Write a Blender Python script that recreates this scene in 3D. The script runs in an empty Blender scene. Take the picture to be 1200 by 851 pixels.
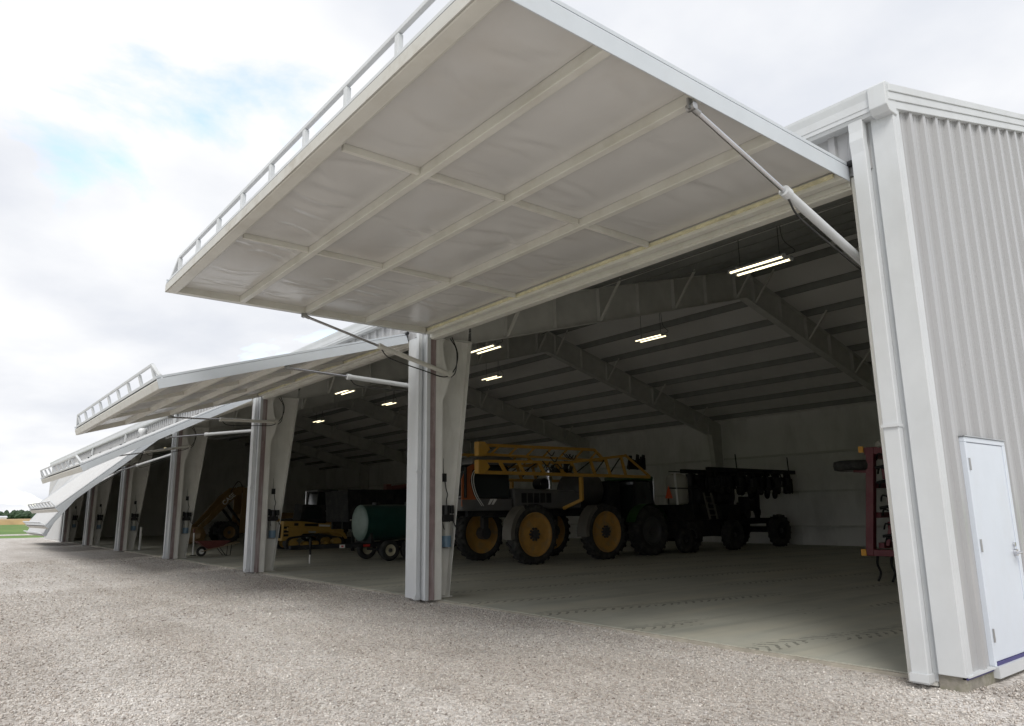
import bpy, math, random
import numpy as np
from mathutils import Matrix, Vector
random.seed(4); RNG = np.random.default_rng(11)
sc = bpy.context.scene
col = sc.collection

# ------------------------------------------------------------------ camera
cam_d = bpy.data.cameras.new('camera'); cam = bpy.data.objects.new('camera', cam_d); col.objects.link(cam)
cam_d.lens = 25.4724; cam_d.sensor_width = 36.0; cam_d.clip_start = 0.05; cam_d.clip_end = 6000
CAM = Vector((3.07, -7.34, 1.60))
_R = Matrix(((0.62031, 0.16569, 0.76666), (0.78424, -0.11455, -0.60979), (-0.01321, 0.97950, -0.20099)))
cam.matrix_world = Matrix.Translation(CAM) @ _R.to_4x4()
sc.camera = cam

# ------------------------------------------------------------------ sky and sun
SUN_EL, SUN_AZ = math.radians(46), math.radians(132)      # azimuth clockwise from +Y
world = bpy.data.worlds.new('World'); sc.world = world; world.use_nodes = True
nt = world.node_tree; nt.nodes.clear()
def wn(t, **k):
    n = nt.nodes.new(t)
    for a, v in k.items(): setattr(n, a, v)
    return n
sky = wn('ShaderNodeTexSky', sky_type='NISHITA', sun_disc=False); sky.sun_elevation = SUN_EL; sky.sun_rotation = SUN_AZ
tc = wn('ShaderNodeTexCoord'); sep = wn('ShaderNodeSeparateXYZ'); nt.links.new(tc.outputs['Generated'], sep.inputs[0])
ad = wn('ShaderNodeMath', operation='ADD'); ad.inputs[1].default_value = 0.22
mx = wn('ShaderNodeMath', operation='MAXIMUM'); mx.inputs[1].default_value = 0.0
nt.links.new(sep.outputs[2], mx.inputs[0]); nt.links.new(mx.outputs[0], ad.inputs[0])
dv = wn('ShaderNodeVectorMath', operation='DIVIDE'); cmb = wn('ShaderNodeCombineXYZ')
for i in range(3): nt.links.new(ad.outputs[0], cmb.inputs[i])
nt.links.new(tc.outputs['Generated'], dv.inputs[0]); nt.links.new(cmb.outputs[0], dv.inputs[1])
mp = wn('ShaderNodeMapping'); mp.inputs['Location'].default_value = (1.37, 14.142, 10.003); mp.inputs['Scale'].default_value = (1.0, 1.0, 0.0)
nt.links.new(dv.outputs[0], mp.inputs[0])
n1 = wn('ShaderNodeTexNoise'); n1.inputs['Scale'].default_value = 1.5; n1.inputs['Detail'].default_value = 8; n1.inputs['Roughness'].default_value = 0.56
n1.inputs['Distortion'].default_value = 0.35
nt.links.new(mp.outputs[0], n1.inputs[0])
r1 = wn('ShaderNodeValToRGB'); r1.color_ramp.elements[0].position = 0.285; r1.color_ramp.elements[1].position = 0.395
nt.links.new(n1.outputs[0], r1.inputs[0])
n2 = wn('ShaderNodeTexNoise'); n2.inputs['Scale'].default_value = 1.9; n2.inputs['Detail'].default_value = 6; n2.inputs['Roughness'].default_value = 0.5
mp2 = wn('ShaderNodeMapping'); mp2.inputs['Location'].default_value = (11.3, 2.2, 0); nt.links.new(dv.outputs[0], mp2.inputs[0])
nt.links.new(mp2.outputs[0], n2.inputs[0])
r2 = wn('ShaderNodeValToRGB')
r2.color_ramp.elements[0].position = 0.34; r2.color_ramp.elements[0].color = (5.6, 5.8, 6.25, 1)
r2.color_ramp.elements[1].position = 0.60; r2.color_ramp.elements[1].color = (7.1, 7.15, 7.28, 1)
nt.links.new(n2.outputs[0], r2.inputs[0])
blue = wn('ShaderNodeVectorMath', operation='SCALE'); blue.inputs['Scale'].default_value = 3.0
nt.links.new(sky.outputs[0], blue.inputs[0])
mixc = wn('ShaderNodeMix', data_type='RGBA'); nt.links.new(r1.outputs[0], mixc.inputs[0])
nt.links.new(blue.outputs[0], mixc.inputs[6]); nt.links.new(r2.outputs[0], mixc.inputs[7])
bg = wn('ShaderNodeBackground'); bg.inputs['Strength'].default_value = 0.1
nt.links.new(mixc.outputs[2], bg.inputs[0])
wo = wn('ShaderNodeOutputWorld'); nt.links.new(bg.outputs[0], wo.inputs[0])

sun_d = bpy.data.lights.new('sun', 'SUN'); sun = bpy.data.objects.new('sun', sun_d); col.objects.link(sun)
sun_d.energy = 1.4; sun_d.angle = math.radians(22); sun_d.color = (1.0, 0.96, 0.9)
sd = Vector((math.sin(SUN_AZ) * math.cos(SUN_EL), math.cos(SUN_AZ) * math.cos(SUN_EL), math.sin(SUN_EL)))
sun.rotation_euler = (-sd).to_track_quat('-Z', 'Y').to_euler(); sun.location = (20, -20, 30)

sc.view_settings.view_transform = 'Standard'; sc.view_settings.look = 'None'
sc.view_settings.exposure = 0.52; sc.view_settings.gamma = 1.0; sc.view_settings.use_curve_mapping = False
sc.render.engine = 'CYCLES'
sc.cycles.max_bounces = 14; sc.cycles.diffuse_bounces = 10; sc.cycles.glossy_bounces = 4
sc.cycles.use_denoising = True; sc.cycles.caustics_reflective = False; sc.cycles.caustics_refractive = False
sc.cycles.sample_clamp_indirect = 8.0

# ------------------------------------------------------------------ materials
MATS = {}
def mat(name, c, rough=0.5, metal=0.0, var=0.12, vscale=3.0, bump=0.0, bscale=60.0, spec=0.5, emit=None, dirt=None, dscale=(1, 1, 1), damt=0.5, coat=0.0):
    """plain surface with noise-driven colour variation, optional stain colour and fine relief"""
    m = bpy.data.materials.new(name); m.use_nodes = True; t = m.node_tree; b = t.nodes['Principled BSDF']
    b.inputs['Roughness'].default_value = rough; b.inputs['Metallic'].default_value = metal
    b.inputs['Specular IOR Level'].default_value = spec; b.inputs['Coat Weight'].default_value = coat
    g = t.nodes.new('ShaderNodeNewGeometry')
    n = t.nodes.new('ShaderNodeTexNoise'); n.inputs['Scale'].default_value = vscale; n.inputs['Detail'].default_value = 5
    t.links.new(g.outputs['Position'], n.inputs['Vector'])
    r = t.nodes.new('ShaderNodeValToRGB'); r.color_ramp.elements[0].position = 0.3; r.color_ramp.elements[1].position = 0.7
    r.color_ramp.elements[0].color = (*[x * (1 - var) for x in c], 1); r.color_ramp.elements[1].color = (*[min(1, x * (1 + var)) for x in c], 1)
    t.links.new(n.outputs[0], r.inputs[0]); out = r.outputs[0]
    if dirt:
        mp = t.nodes.new('ShaderNodeMapping'); mp.inputs['Scale'].default_value = dscale
        t.links.new(g.outputs['Position'], mp.inputs[0])
        n2 = t.nodes.new('ShaderNodeTexNoise'); n2.inputs['Scale'].default_value = 1.0; n2.inputs['Detail'].default_value = 7; n2.inputs['Roughness'].default_value = 0.65
        t.links.new(mp.outputs[0], n2.inputs['Vector'])
        r2 = t.nodes.new('ShaderNodeValToRGB'); r2.color_ramp.elements[0].position = 0.48; r2.color_ramp.elements[1].position = 0.72
        r2.color_ramp.elements[0].color = (0, 0, 0, 1); r2.color_ramp.elements[1].color = (damt, damt, damt, 1)
        t.links.new(n2.outputs[0], r2.inputs[0])
        mx = t.nodes.new('ShaderNodeMix'); mx.data_type = 'RGBA'; mx.inputs[7].default_value = (*dirt, 1)
        t.links.new(r2.outputs[0], mx.inputs[0]); t.links.new(out, mx.inputs[6]); out = mx.outputs[2]
    t.links.new(out, b.inputs['Base Color'])
    if bump:
        n3 = t.nodes.new('ShaderNodeTexNoise'); n3.inputs['Scale'].default_value = bscale; n3.inputs['Detail'].default_value = 4
        t.links.new(g.outputs['Position'], n3.inputs['Vector'])
        bp = t.nodes.new('ShaderNodeBump'); bp.inputs['Strength'].default_value = bump; bp.inputs['Distance'].default_value = 0.01
        t.links.new(n3.outputs[0], bp.inputs['Height']); t.links.new(bp.outputs[0], b.inputs['Normal'])
    if emit:
        b.inputs['Emission Color'].default_value = (*emit[:3], 1); b.inputs['Emission Strength'].default_value = emit[3]
    MATS[name] = m; return m

mat('white_trim', (0.60, 0.62, 0.635), 0.35, var=0.04, dirt=(0.42, 0.39, 0.34), dscale=(2.5, 2.5, 0.6), damt=0.12)
mat('edge_white', (0.56, 0.60, 0.64), 0.35, var=0.03, dirt=(0.48, 0.46, 0.42), dscale=(2, 2, 2), damt=0.15)
mat('wall_metal', (0.40, 0.402, 0.408), 0.2, var=0.02, vscale=1.0)
mat('door_skin', (0.52, 0.525, 0.53), 0.4, var=0.04, dirt=(0.45, 0.42, 0.38), dscale=(1.2, 1.2, 1.2), damt=0.25)
mat('entry_paint', (0.66, 0.71, 0.78), 0.42, var=0.02, dirt=(0.55, 0.54, 0.52), dscale=(3, 3, 1.5), damt=0.15)
mat('cream_steel', (0.66, 0.65, 0.595), 0.45, var=0.07, vscale=2.0, dirt=(0.40, 0.35, 0.25), dscale=(2.2, 2.2, 2.2), damt=0.28)
mat('foot_steel', (0.56, 0.55, 0.51), 0.5, var=0.08, vscale=3, dirt=(0.30, 0.26, 0.20), dscale=(3, 3, 3), damt=0.6)
mat('dimmed_yellow', (0.20, 0.12, 0.04), 0.6, var=0.2, vscale=2, dirt=(0.10, 0.07, 0.04), dscale=(2, 2, 2), damt=0.6)  # loader yellow darkened to paint in the dim far bay, plus brown dirt
mat('yellow_foam', (0.66, 0.62, 0.42), 0.8, var=0.2, vscale=9, bump=0.6, bscale=30)
mat('vinyl', (0.60, 0.595, 0.575), 0.24, var=0.05, vscale=0.8, dirt=(0.52, 0.48, 0.42), dscale=(0.9, 0.9, 0.9), damt=0.35)
mat('column_paint', (0.79, 0.785, 0.745), 0.45, var=0.05, dirt=(0.42, 0.39, 0.33), dscale=(4, 4, 0.8), damt=0.3)
mat('frame_grey', (0.58, 0.585, 0.545), 0.5, var=0.08)
mat('purlin_grey', (0.26, 0.27, 0.25), 0.5, var=0.1)
mat('brace_white', (0.62, 0.62, 0.57), 0.5, var=0.05)
mat('primer_strip', (0.27, 0.20, 0.20), 0.6, var=0.15, vscale=6, dirt=(0.50, 0.46, 0.45), dscale=(9, 9, 0.9), damt=0.9)
mat('liner', (0.76, 0.76, 0.73), 0.5, var=0.06, vscale=0.7, dirt=(0.28, 0.27, 0.24), dscale=(0.8, 0.8, 0.3), damt=0.4)
mat('roof_vinyl', (0.88, 0.875, 0.84), 0.5, var=0.04, vscale=0.7)
mat('seam_dark', (0.05, 0.05, 0.05), 0.7, var=0.1)
mat('black_rubber', (0.022, 0.022, 0.021), 0.75, var=0.3, vscale=14, dirt=(0.10, 0.095, 0.08), dscale=(5, 5, 5), damt=0.6)
mat('black_plastic', (0.014, 0.014, 0.015), 0.45, var=0.2)
mat('chrome', (0.62, 0.62, 0.64), 0.12, 1.0, var=0.05)
mat('steel', (0.42, 0.42, 0.42), 0.35, 0.9, var=0.12)
mat('galv', (0.50, 0.51, 0.52), 0.4, 0.7, var=0.12, vscale=10)
mat('blue_strip', (0.05, 0.045, 0.17), 0.5, var=0.1)
mat('plinth', (0.27, 0.25, 0.215), 0.9, var=0.25, vscale=8, bump=0.5, dirt=(0.11, 0.12, 0.05), dscale=(6, 6, 6), damt=0.7)
mat('slab_edge', (0.40, 0.37, 0.31), 0.9, var=0.15, vscale=6, bump=0.4)
mat('amber', (0.53, 0.29, 0.045), 0.45, var=0.12, dirt=(0.22, 0.17, 0.09), dscale=(3, 3, 3), damt=0.5)
mat('rim_amber', (0.46, 0.25, 0.06), 0.5, var=0.12, vscale=6, dirt=(0.26, 0.21, 0.13), dscale=(4, 4, 4), damt=0.7)
mat('loader_yellow', (0.50, 0.31, 0.07), 0.45, var=0.12, dirt=(0.20, 0.15, 0.08), dscale=(3, 3, 3), damt=0.5)
mat('orange_panel', (0.38, 0.11, 0.035), 0.35, var=0.06)
mat('dark_body', (0.055, 0.055, 0.056), 0.4, var=0.15, dirt=(0.11, 0.10, 0.085), dscale=(2, 2, 2), damt=0.5)
mat('grey_body', (0.11, 0.11, 0.11), 0.45, var=0.12, dirt=(0.17, 0.155, 0.13), dscale=(2, 2, 2), damt=0.5)
mat('black_steel', (0.016, 0.017, 0.018), 0.75, spec=0.25, var=0.25, dirt=(0.06, 0.055, 0.045), dscale=(3, 3, 3), damt=0.6)
mat('fender_grey', (0.13, 0.12, 0.10), 0.55, var=0.1)
mat('tank_green', (0.012, 0.055, 0.045), 0.3, var=0.15)
mat('tank_end', (0.13, 0.19, 0.165), 0.35, var=0.12, vscale=5)  # tank green made paler to paint daylight on the front end
mat('green_paint', (0.02, 0.075, 0.015), 0.35, var=0.15)
mat('cream_rim', (0.60, 0.56, 0.40), 0.45, var=0.08, dirt=(0.3, 0.26, 0.18), dscale=(8, 8, 8), damt=0.5)
mat('white_plastic', (0.45, 0.44, 0.39), 0.5, var=0.06)
mat('white_paint', (0.72, 0.72, 0.70), 0.45, var=0.05)
mat('dark_red', (0.155, 0.022, 0.032), 0.45, var=0.15, dirt=(0.13, 0.09, 0.07), dscale=(3, 3, 3), damt=0.5)
mat('barrow_red', (0.14, 0.04, 0.035), 0.5, var=0.15)
mat('amber_lens', (0.75, 0.36, 0.02), 0.3, var=0.05)
mat('signal_orange', (0.80, 0.13, 0.04), 0.5, var=0.05)
mat('red_lens', (0.45, 0.04, 0.03), 0.3, var=0.05)
mat('wood', (0.33, 0.25, 0.16), 0.7, var=0.2, vscale=12)
mat('lamp_white', (0.7, 0.7, 0.68), 0.4, var=0.03)
mat('tube_glow', (0.9, 0.9, 0.8), 0.4, var=0.01, emit=(1.0, 0.88, 0.56, 2.0))
mat('globe', (0.72, 0.73, 0.74), 0.25, var=0.02)
mat('blue_fluid', (0.16, 0.26, 0.36), 0.3, var=0.05)
mat('reservoir', (0.46, 0.46, 0.42), 0.35, var=0.05)
mat('bark', (0.09, 0.07, 0.05), 0.9, var=0.2)
mat('far_leaves', (0.040, 0.070, 0.036), 0.9, var=0.35, vscale=0.35)
mat('stubble', (0.37, 0.26, 0.13), 0.95, var=0.18, vscale=0.25, bump=0.5, bscale=3)

def glass_mat(name, c=(0.02, 0.025, 0.025), rough=0.06):
    m = mat(name, c, rough, var=0.02, spec=0.6); return m
glass_mat('cab_glass')

def swath(t, g, col_in):
    """faint long bands where tyres have pressed dust and fines into the stone"""
    mp = t.nodes.new('ShaderNodeMapping'); mp.inputs['Scale'].default_value = (0.10, 0.95, 1); mp.inputs['Rotation'].default_value = (0, 0, math.radians(-6))
    t.links.new(g.outputs['Position'], mp.inputs[0])
    n = t.nodes.new('ShaderNodeTexNoise'); n.inputs['Scale'].default_value = 1.0; n.inputs['Detail'].default_value = 4; t.links.new(mp.outputs[0], n.inputs['Vector'])
    r = t.nodes.new('ShaderNodeValToRGB'); r.color_ramp.elements[0].position = 0.36; r.color_ramp.elements[1].position = 0.62
    r.color_ramp.elements[0].color = (0.90, 0.88, 0.86, 1); r.color_ramp.elements[1].color = (1.05, 1.05, 1.05, 1)
    t.links.new(n.outputs[0], r.inputs[0])
    mx = t.nodes.new('ShaderNodeMix'); mx.data_type = 'RGBA'; mx.blend_type = 'MULTIPLY'; mx.inputs[0].default_value = 1
    t.links.new(col_in, mx.inputs[6]); t.links.new(r.outputs[0], mx.inputs[7]); return mx.outputs[2]
def ground_mats():
    # gravel base: voronoi stones as colour and relief
    m = bpy.data.materials.new('gravel_base'); m.use_nodes = True; t = m.node_tree; b = t.nodes['Principled BSDF']; b.inputs['Roughness'].default_value = 0.95
    b.inputs['Specular IOR Level'].default_value = 0.2
    g = t.nodes.new('ShaderNodeNewGeometry')
    v = t.nodes.new('ShaderNodeTexVoronoi'); v.inputs['Scale'].default_value = 34; t.links.new(g.outputs['Position'], v.inputs['Vector'])
    s = t.nodes.new('ShaderNodeSeparateColor'); t.links.new(v.outputs['Color'], s.inputs[0])
    r = t.nodes.new('ShaderNodeValToRGB'); e = r.color_ramp.elements
    e[0].position = 0; e[0].color = (0.33, 0.31, 0.29, 1); e[1].position = 1; e[1].color = (0.69, 0.67, 0.645, 1)
    x = e.new(0.5); x.color = (0.53, 0.505, 0.48, 1)
    t.links.new(s.outputs[0], r.inputs[0])
    n = t.nodes.new('ShaderNodeTexNoise'); n.inputs['Scale'].default_value = 0.55; n.inputs['Detail'].default_value = 6; n.inputs['Roughness'].default_value = 0.6
    t.links.new(g.outputs['Position'], n.inputs['Vector'])
    r2 = t.nodes.new('ShaderNodeValToRGB'); r2.color_ramp.elements[0].position = 0.34; r2.color_ramp.elements[1].position = 0.66
    r2.color_ramp.elements[0].color = (0.91, 0.895, 0.88, 1); r2.color_ramp.elements[1].color = (1.08, 1.07, 1.06, 1)
    t.links.new(n.outputs[0], r2.inputs[0])
    mx = t.nodes.new('ShaderNodeMix'); mx.data_type = 'RGBA'; mx.blend_type = 'MULTIPLY'; mx.inputs[0].default_value = 1
    t.links.new(r.outputs[0], mx.inputs[6]); t.links.new(r2.outputs[0], mx.inputs[7]); t.links.new(swath(t, g, mx.outputs[2]), b.inputs['Base Color'])
    bp = t.nodes.new('ShaderNodeBump'); bp.inputs['Strength'].default_value = 0.5; bp.inputs['Distance'].default_value = 0.012; bp.invert = True
    t.links.new(v.outputs['Distance'], bp.inputs['Height']); t.links.new(bp.outputs[0], b.inputs['Normal'])
    MATS['gravel_base'] = m
    # loose stones: own colour per stone
    m = bpy.data.materials.new('gravel_stone'); m.use_nodes = True; t = m.node_tree; b = t.nodes['Principled BSDF']; b.inputs['Roughness'].default_value = 0.9
    b.inputs['Specular IOR Level'].default_value = 0.25
    a = t.nodes.new('ShaderNodeAttribute'); a.attribute_name = 'tint'
    g = t.nodes.new('ShaderNodeNewGeometry')
    n = t.nodes.new('ShaderNodeTexNoise'); n.inputs['Scale'].default_value = 0.55; n.inputs['Detail'].default_value = 6; n.inputs['Roughness'].default_value = 0.6
    t.links.new(g.outputs['Position'], n.inputs['Vector'])
    r2 = t.nodes.new('ShaderNodeValToRGB'); r2.color_ramp.elements[0].position = 0.34; r2.color_ramp.elements[1].position = 0.66
    r2.color_ramp.elements[0].color = (0.91, 0.895, 0.88, 1); r2.color_ramp.elements[1].color = (1.08, 1.07, 1.06, 1)
    t.links.new(n.outputs[0], r2.inputs[0])
    mx = t.nodes.new('ShaderNodeMix'); mx.data_type = 'RGBA'; mx.blend_type = 'MULTIPLY'; mx.inputs[0].default_value = 1
    t.links.new(a.outputs['Color'], mx.inputs[6]); t.links.new(r2.outputs[0], mx.inputs[7]); t.links.new(swath(t, g, mx.outputs[2]), b.inputs['Base Color'])
    MATS['gravel_stone'] = m
    # concrete slab with dust and tyre prints
    m = bpy.data.materials.new('concrete_floor'); m.use_nodes = True; t = m.node_tree; b = t.nodes['Principled BSDF']; b.inputs['Roughness'].default_value = 0.62
    b.inputs['Specular IOR Level'].default_value = 0.35
    g = t.nodes.new('ShaderNodeNewGeometry')
    def noise(scale, det, vec=None, rough=0.6):
        n = t.nodes.new('ShaderNodeTexNoise'); n.inputs['Scale'].default_value = scale; n.inputs['Detail'].default_value = det; n.inputs['Roughness'].default_value = rough
        t.links.new(vec or g.outputs['Position'], n.inputs['Vector']); return n.outputs[0]
    def ramp(src, p0, c0, p1, c1):
        r = t.nodes.new('ShaderNodeValToRGB'); r.color_ramp.elements[0].position = p0; r.color_ramp.elements[1].position = p1
        r.color_ramp.elements[0].color = (*c0, 1); r.color_ramp.elements[1].color = (*c1, 1); t.links.new(src, r.inputs[0]); return r.outputs[0]
    def math_(op, a, b_):
        n = t.nodes.new('ShaderNodeMath'); n.operation = op
        for i, v in enumerate((a, b_)):
            if v is None: continue
            if isinstance(v, (int, float)): n.inputs[i].default_value = v
            else: t.links.new(v, n.inputs[i])
        return n.outputs[0]
    def mixc(f, a, b_):
        n = t.nodes.new('ShaderNodeMix'); n.data_type = 'RGBA'; t.links.new(f, n.inputs[0])
        for i, v in ((6, a), (7, b_)):
            if isinstance(v, tuple): n.inputs[i].default_value = (*v, 1)
            else: t.links.new(v, n.inputs[i])
        return n.outputs[2]
    base = ramp(noise(0.8, 8), 0.3, (0.39, 0.395, 0.345), 0.7, (0.50, 0.50, 0.435))
    # sweeping dusty drive paths along the way the machines roll in
    mp = t.nodes.new('ShaderNodeMapping'); mp.inputs['Rotation'].default_value = (0, 0, math.radians(11)); mp.inputs['Scale'].default_value = (1.5, 0.16, 1)
    t.links.new(g.outputs['Position'], mp.inputs[0])
    dust = ramp(noise(1.0, 5, mp.outputs[0]), 0.45, (0, 0, 0), 0.68, (0.7, 0.7, 0.7))
    c = mixc(dust, base, (0.55, 0.525, 0.43))
    dark = ramp(noise(1.7, 4, mp.outputs[0]), 0.52, (0, 0, 0), 0.75, (0.55, 0.55, 0.55))
    c = mixc(dark, c, (0.25, 0.26, 0.23))
    # tread prints: dashes in lanes
    mp2 = t.nodes.new('ShaderNodeMapping'); mp2.inputs['Rotation'].default_value = (0, 0, math.radians(11)); t.links.new(g.outputs['Position'], mp2.inputs[0])
    sp = t.nodes.new('ShaderNodeSeparateXYZ'); t.links.new(mp2.outputs[0], sp.inputs[0])
    wob = math_('MULTIPLY', noise(0.35, 2), 0.5)
    u = math_('ADD', sp.outputs[0], wob)
    lane = math_('PINGPONG', u, 0.95)
    inl = math_('LESS_THAN', lane, 0.20)
    skew = math_('ADD', math_('MULTIPLY', sp.outputs[1], 1.0), math_('MULTIPLY', lane, 0.9))
    dash = math_('LESS_THAN', math_('PINGPONG', math_('ADD', skew, math_('MULTIPLY', noise(4.0, 3), 0.12)), 0.085), 0.03)
    brk = math_('MULTIPLY', math_('GREATER_THAN', noise(1.1, 4, mp.outputs[0]), 0.47), math_('GREATER_THAN', noise(7.0, 3), 0.42))
    prn = math_('MULTIPLY', math_('MULTIPLY', inl, dash), math_('MULTIPLY', brk, 0.6))
    c = mixc(prn, c, (0.09, 0.09, 0.078))
    t.links.new(c, b.inputs['Base Color'])
    bp = t.nodes.new('ShaderNodeBump'); bp.inputs['Strength'].default_value = 0.15; bp.inputs['Distance'].default_value = 0.01
    t.links.new(noise(25, 5), bp.inputs['Height']); t.links.new(bp.outputs[0], b.inputs['Normal'])
    MATS['concrete_floor'] = m
    # meadow
    m = mat('meadow', (0.10, 0.19, 0.035), 0.95, var=0.3, vscale=0.12, bump=0.6, bscale=8, dirt=(0.20, 0.24, 0.06), dscale=(0.05, 0.3, 1), damt=0.7)
ground_mats()

# ------------------------------------------------------------------ mesh helpers
W = {}
def tag(o, label=None, cat=None, group=None, kind=None):
    for k, v in (('label', label), ('category', cat), ('group', group), ('kind', kind)):
        if v: o[k] = v
    return o
def empty(name, loc=(0, 0, 0), rot=None, parent=None):
    o = bpy.data.objects.new(name, None); col.objects.link(o); o.empty_display_size = 0.2
    M = Matrix.Translation(Vector(loc))
    if rot: M = M @ rot.to_4x4()
    if parent is not None:
        o.parent = parent; o.matrix_parent_inverse = W[parent.name].inverted()
    o.matrix_basis = M
    W[o.name] = M; return o
class MB:
    def __init__(s): s.v = []; s.f = []; s.s = []
    def add(s, vs, fs, sm=False):
        k = len(s.v); s.v += [tuple(p) for p in vs]; s.f += [tuple(i + k for i in f) for f in fs]; s.s += [sm] * len(fs); return s
    def box(s, a, b):
        x0, x1 = sorted((a[0], b[0])); y0, y1 = sorted((a[1], b[1])); z0, z1 = sorted((a[2], b[2]))
        return s.add([(x0, y0, z0), (x1, y0, z0), (x1, y1, z0), (x0, y1, z0), (x0, y0, z1), (x1, y0, z1), (x1, y1, z1), (x0, y1, z1)],
                     [(0, 3, 2, 1), (4, 5, 6, 7), (0, 1, 5, 4), (1, 2, 6, 5), (2, 3, 7, 6), (3, 0, 4, 7)])
    def bar(s, p0, p1, w, h, up=(0, 0, 1)):
        """rectangular bar from p0 to p1, w across and h along up"""
        p0, p1 = Vector(p0), Vector(p1); d = (p1 - p0).normalized(); u = Vector(up)
        if abs(d.dot(u)) > 0.98: u = Vector((0, 1, 0)) if abs(d.y) < 0.9 else Vector((1, 0, 0))
        x = d.cross(u).normalized(); u = x.cross(d).normalized()
        vs = [p + x * (a * w / 2) + u * (b * h / 2) for p in (p0, p1) for a, b in ((-1, -1), (1, -1), (1, 1), (-1, 1))]
        return s.add(vs, [(0, 3, 2, 1), (4, 5, 6, 7), (0, 1, 5, 4), (1, 2, 6, 5), (2, 3, 7, 6), (3, 0, 4, 7)])
    def cyl(s, p0, p1, r0, r1=None, n=16, caps=True):
        r1 = r0 if r1 is None else r1; p0, p1 = Vector(p0), Vector(p1); d = (p1 - p0).normalized()
        u = Vector((0, 0, 1)) if abs(d.z) < 0.9 else Vector((1, 0, 0)); x = d.cross(u).normalized(); y = d.cross(x)
        vs = [p + (x * math.cos(2 * math.pi * i / n) + y * math.sin(2 * math.pi * i / n)) * r for p, r in ((p0, r0), (p1, r1)) for i in range(n)]
        s.add(vs, [(i, (i + 1) % n, n + (i + 1) % n, n + i) for i in range(n)], True)
        if caps:
            s.add(vs[:n], [tuple(range(n - 1, -1, -1))]); s.add(vs[n:], [tuple(range(n))])
        return s
    def tube(s, pts, r, n=8):
        pts = [Vector(p) for p in pts]; rings = []
        for i, p in enumerate(pts):
            d = (pts[min(i + 1, len(pts) - 1)] - pts[max(i - 1, 0)]).normalized()
            u = Vector((0, 0, 1)) if abs(d.z) < 0.85 else Vector((1, 0, 0)); x = d.cross(u).normalized(); y = d.cross(x)
            rings += [p + (x * math.cos(2 * math.pi * k / n) + y * math.sin(2 * math.pi * k / n)) * r for k in range(n)]
        fs = [(a * n + k, a * n + (k + 1) % n, (a + 1) * n + (k + 1) % n, (a + 1) * n + k) for a in range(len(pts) - 1) for k in range(n)]
        s.add(rings, fs, True); s.add(rings[:n], [tuple(range(n))]); return s.add(rings[-n:], [tuple(range(n))])
    def prism(s, poly, a, b, axis='x'):
        """polygon in the plane across the axis, extruded from a to b"""
        def P(p, t): return {'x': (t, p[0], p[1]), 'y': (p[0], t, p[1]), 'z': (p[0], p[1], t)}[axis]
        n = len(poly); vs = [P(p, a) for p in poly] + [P(p, b) for p in poly]
        return s.add(vs, [tuple(range(n - 1, -1, -1)), tuple(range(n, 2 * n))] + [(i, (i + 1) % n, n + (i + 1) % n, n + i) for i in range(n)])
    def lathe(s, prof, c, axis='x', n=32):
        """profile (along axis, radius) turned round the axis through c"""
        vs = []
        for a, r in prof:
            for k in range(n):
                q = 2 * math.pi * k / n; co, si = r * math.cos(q), r * math.sin(q)
                o = {'x': (a, co, si), 'y': (co, a, si), 'z': (co, si, a)}[axis]
                vs.append((c[0] + o[0], c[1] + o[1], c[2] + o[2]))
        m = len(prof)
        return s.add(vs, [(i * n + k, i * n + (k + 1) % n, (i + 1) * n + (k + 1) % n, (i + 1) * n + k) for i in range(m - 1) for k in range(n)], True)
    def mesh(s, name, m):
        me = bpy.data.meshes.new(name); me.from_pydata(s.v, [], s.f)
        me.polygons.foreach_set('use_smooth', s.s); me.materials.append(MATS[m]); me.update(); return me
    def build(s, name, m, parent=None, bev=0.0, loc=None):
        return link(name, s.mesh(name, m), parent, bev, loc)
def link(name, me, parent=None, bev=0.0, loc=None):
    o = bpy.data.objects.new(name, me); col.objects.link(o)
    if parent is not None:
        o.parent = parent
        if loc is None: o.matrix_parent_inverse = W[parent.name].inverted()
    if loc is not None: o.location = loc
    if bev:
        b = o.modifiers.new('bevel', 'BEVEL'); b.width = bev; b.segments = 2; b.limit_method = 'ANGLE'; b.angle_limit = math.radians(35)
    W[o.name] = Matrix.Translation(Vector(loc or (0, 0, 0))); return o
def copy_tree(o, parent=None, loc=None, kids=None):
    c = o.copy(); col.objects.link(c)
    if parent is not None: c.parent = parent
    if loc is not None: c.location = loc
    for ch in KIDS(o): copy_tree(ch, c)
    W[c.name] = Matrix.Translation(c.location); return c
def KIDS(o): return [c for c in list(bpy.data.objects) if c.parent == o]
def bez(pts, n=18):
    """smooth path through the points (Catmull-Rom)"""
    P = [Vector(p) for p in pts]; P = [2 * P[0] - P[1]] + P + [2 * P[-1] - P[-2]]; out = []
    for i in range(1, len(P) - 2):
        for k in range(n):
            t = k / n; a, b, c, d = P[i - 1:i + 3]
            out.append(0.5 * ((2 * b) + (c - a) * t + (2 * a - 5 * b + 4 * c - d) * t * t + (3 * b - a - 3 * c + d) * t ** 3))
    return out + [P[-2]]

# ------------------------------------------------------------------ dimensions (metres)
BAY = 9.2; NB = 7; XW = 0.18; XE = -BAY * NB; DEPTH = 22.9; MID = DEPTH / 2; SL = 0.276
def zr(y): return 5.81 + SL * (y if y <= MID else DEPTH - y)       # roof sheet underside
HZ = 5.0; HY = -0.03; DLEN = 4.8
ANG = [0.0, 16.7, 27.6, 41.5, 54.0, 67.0]

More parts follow.
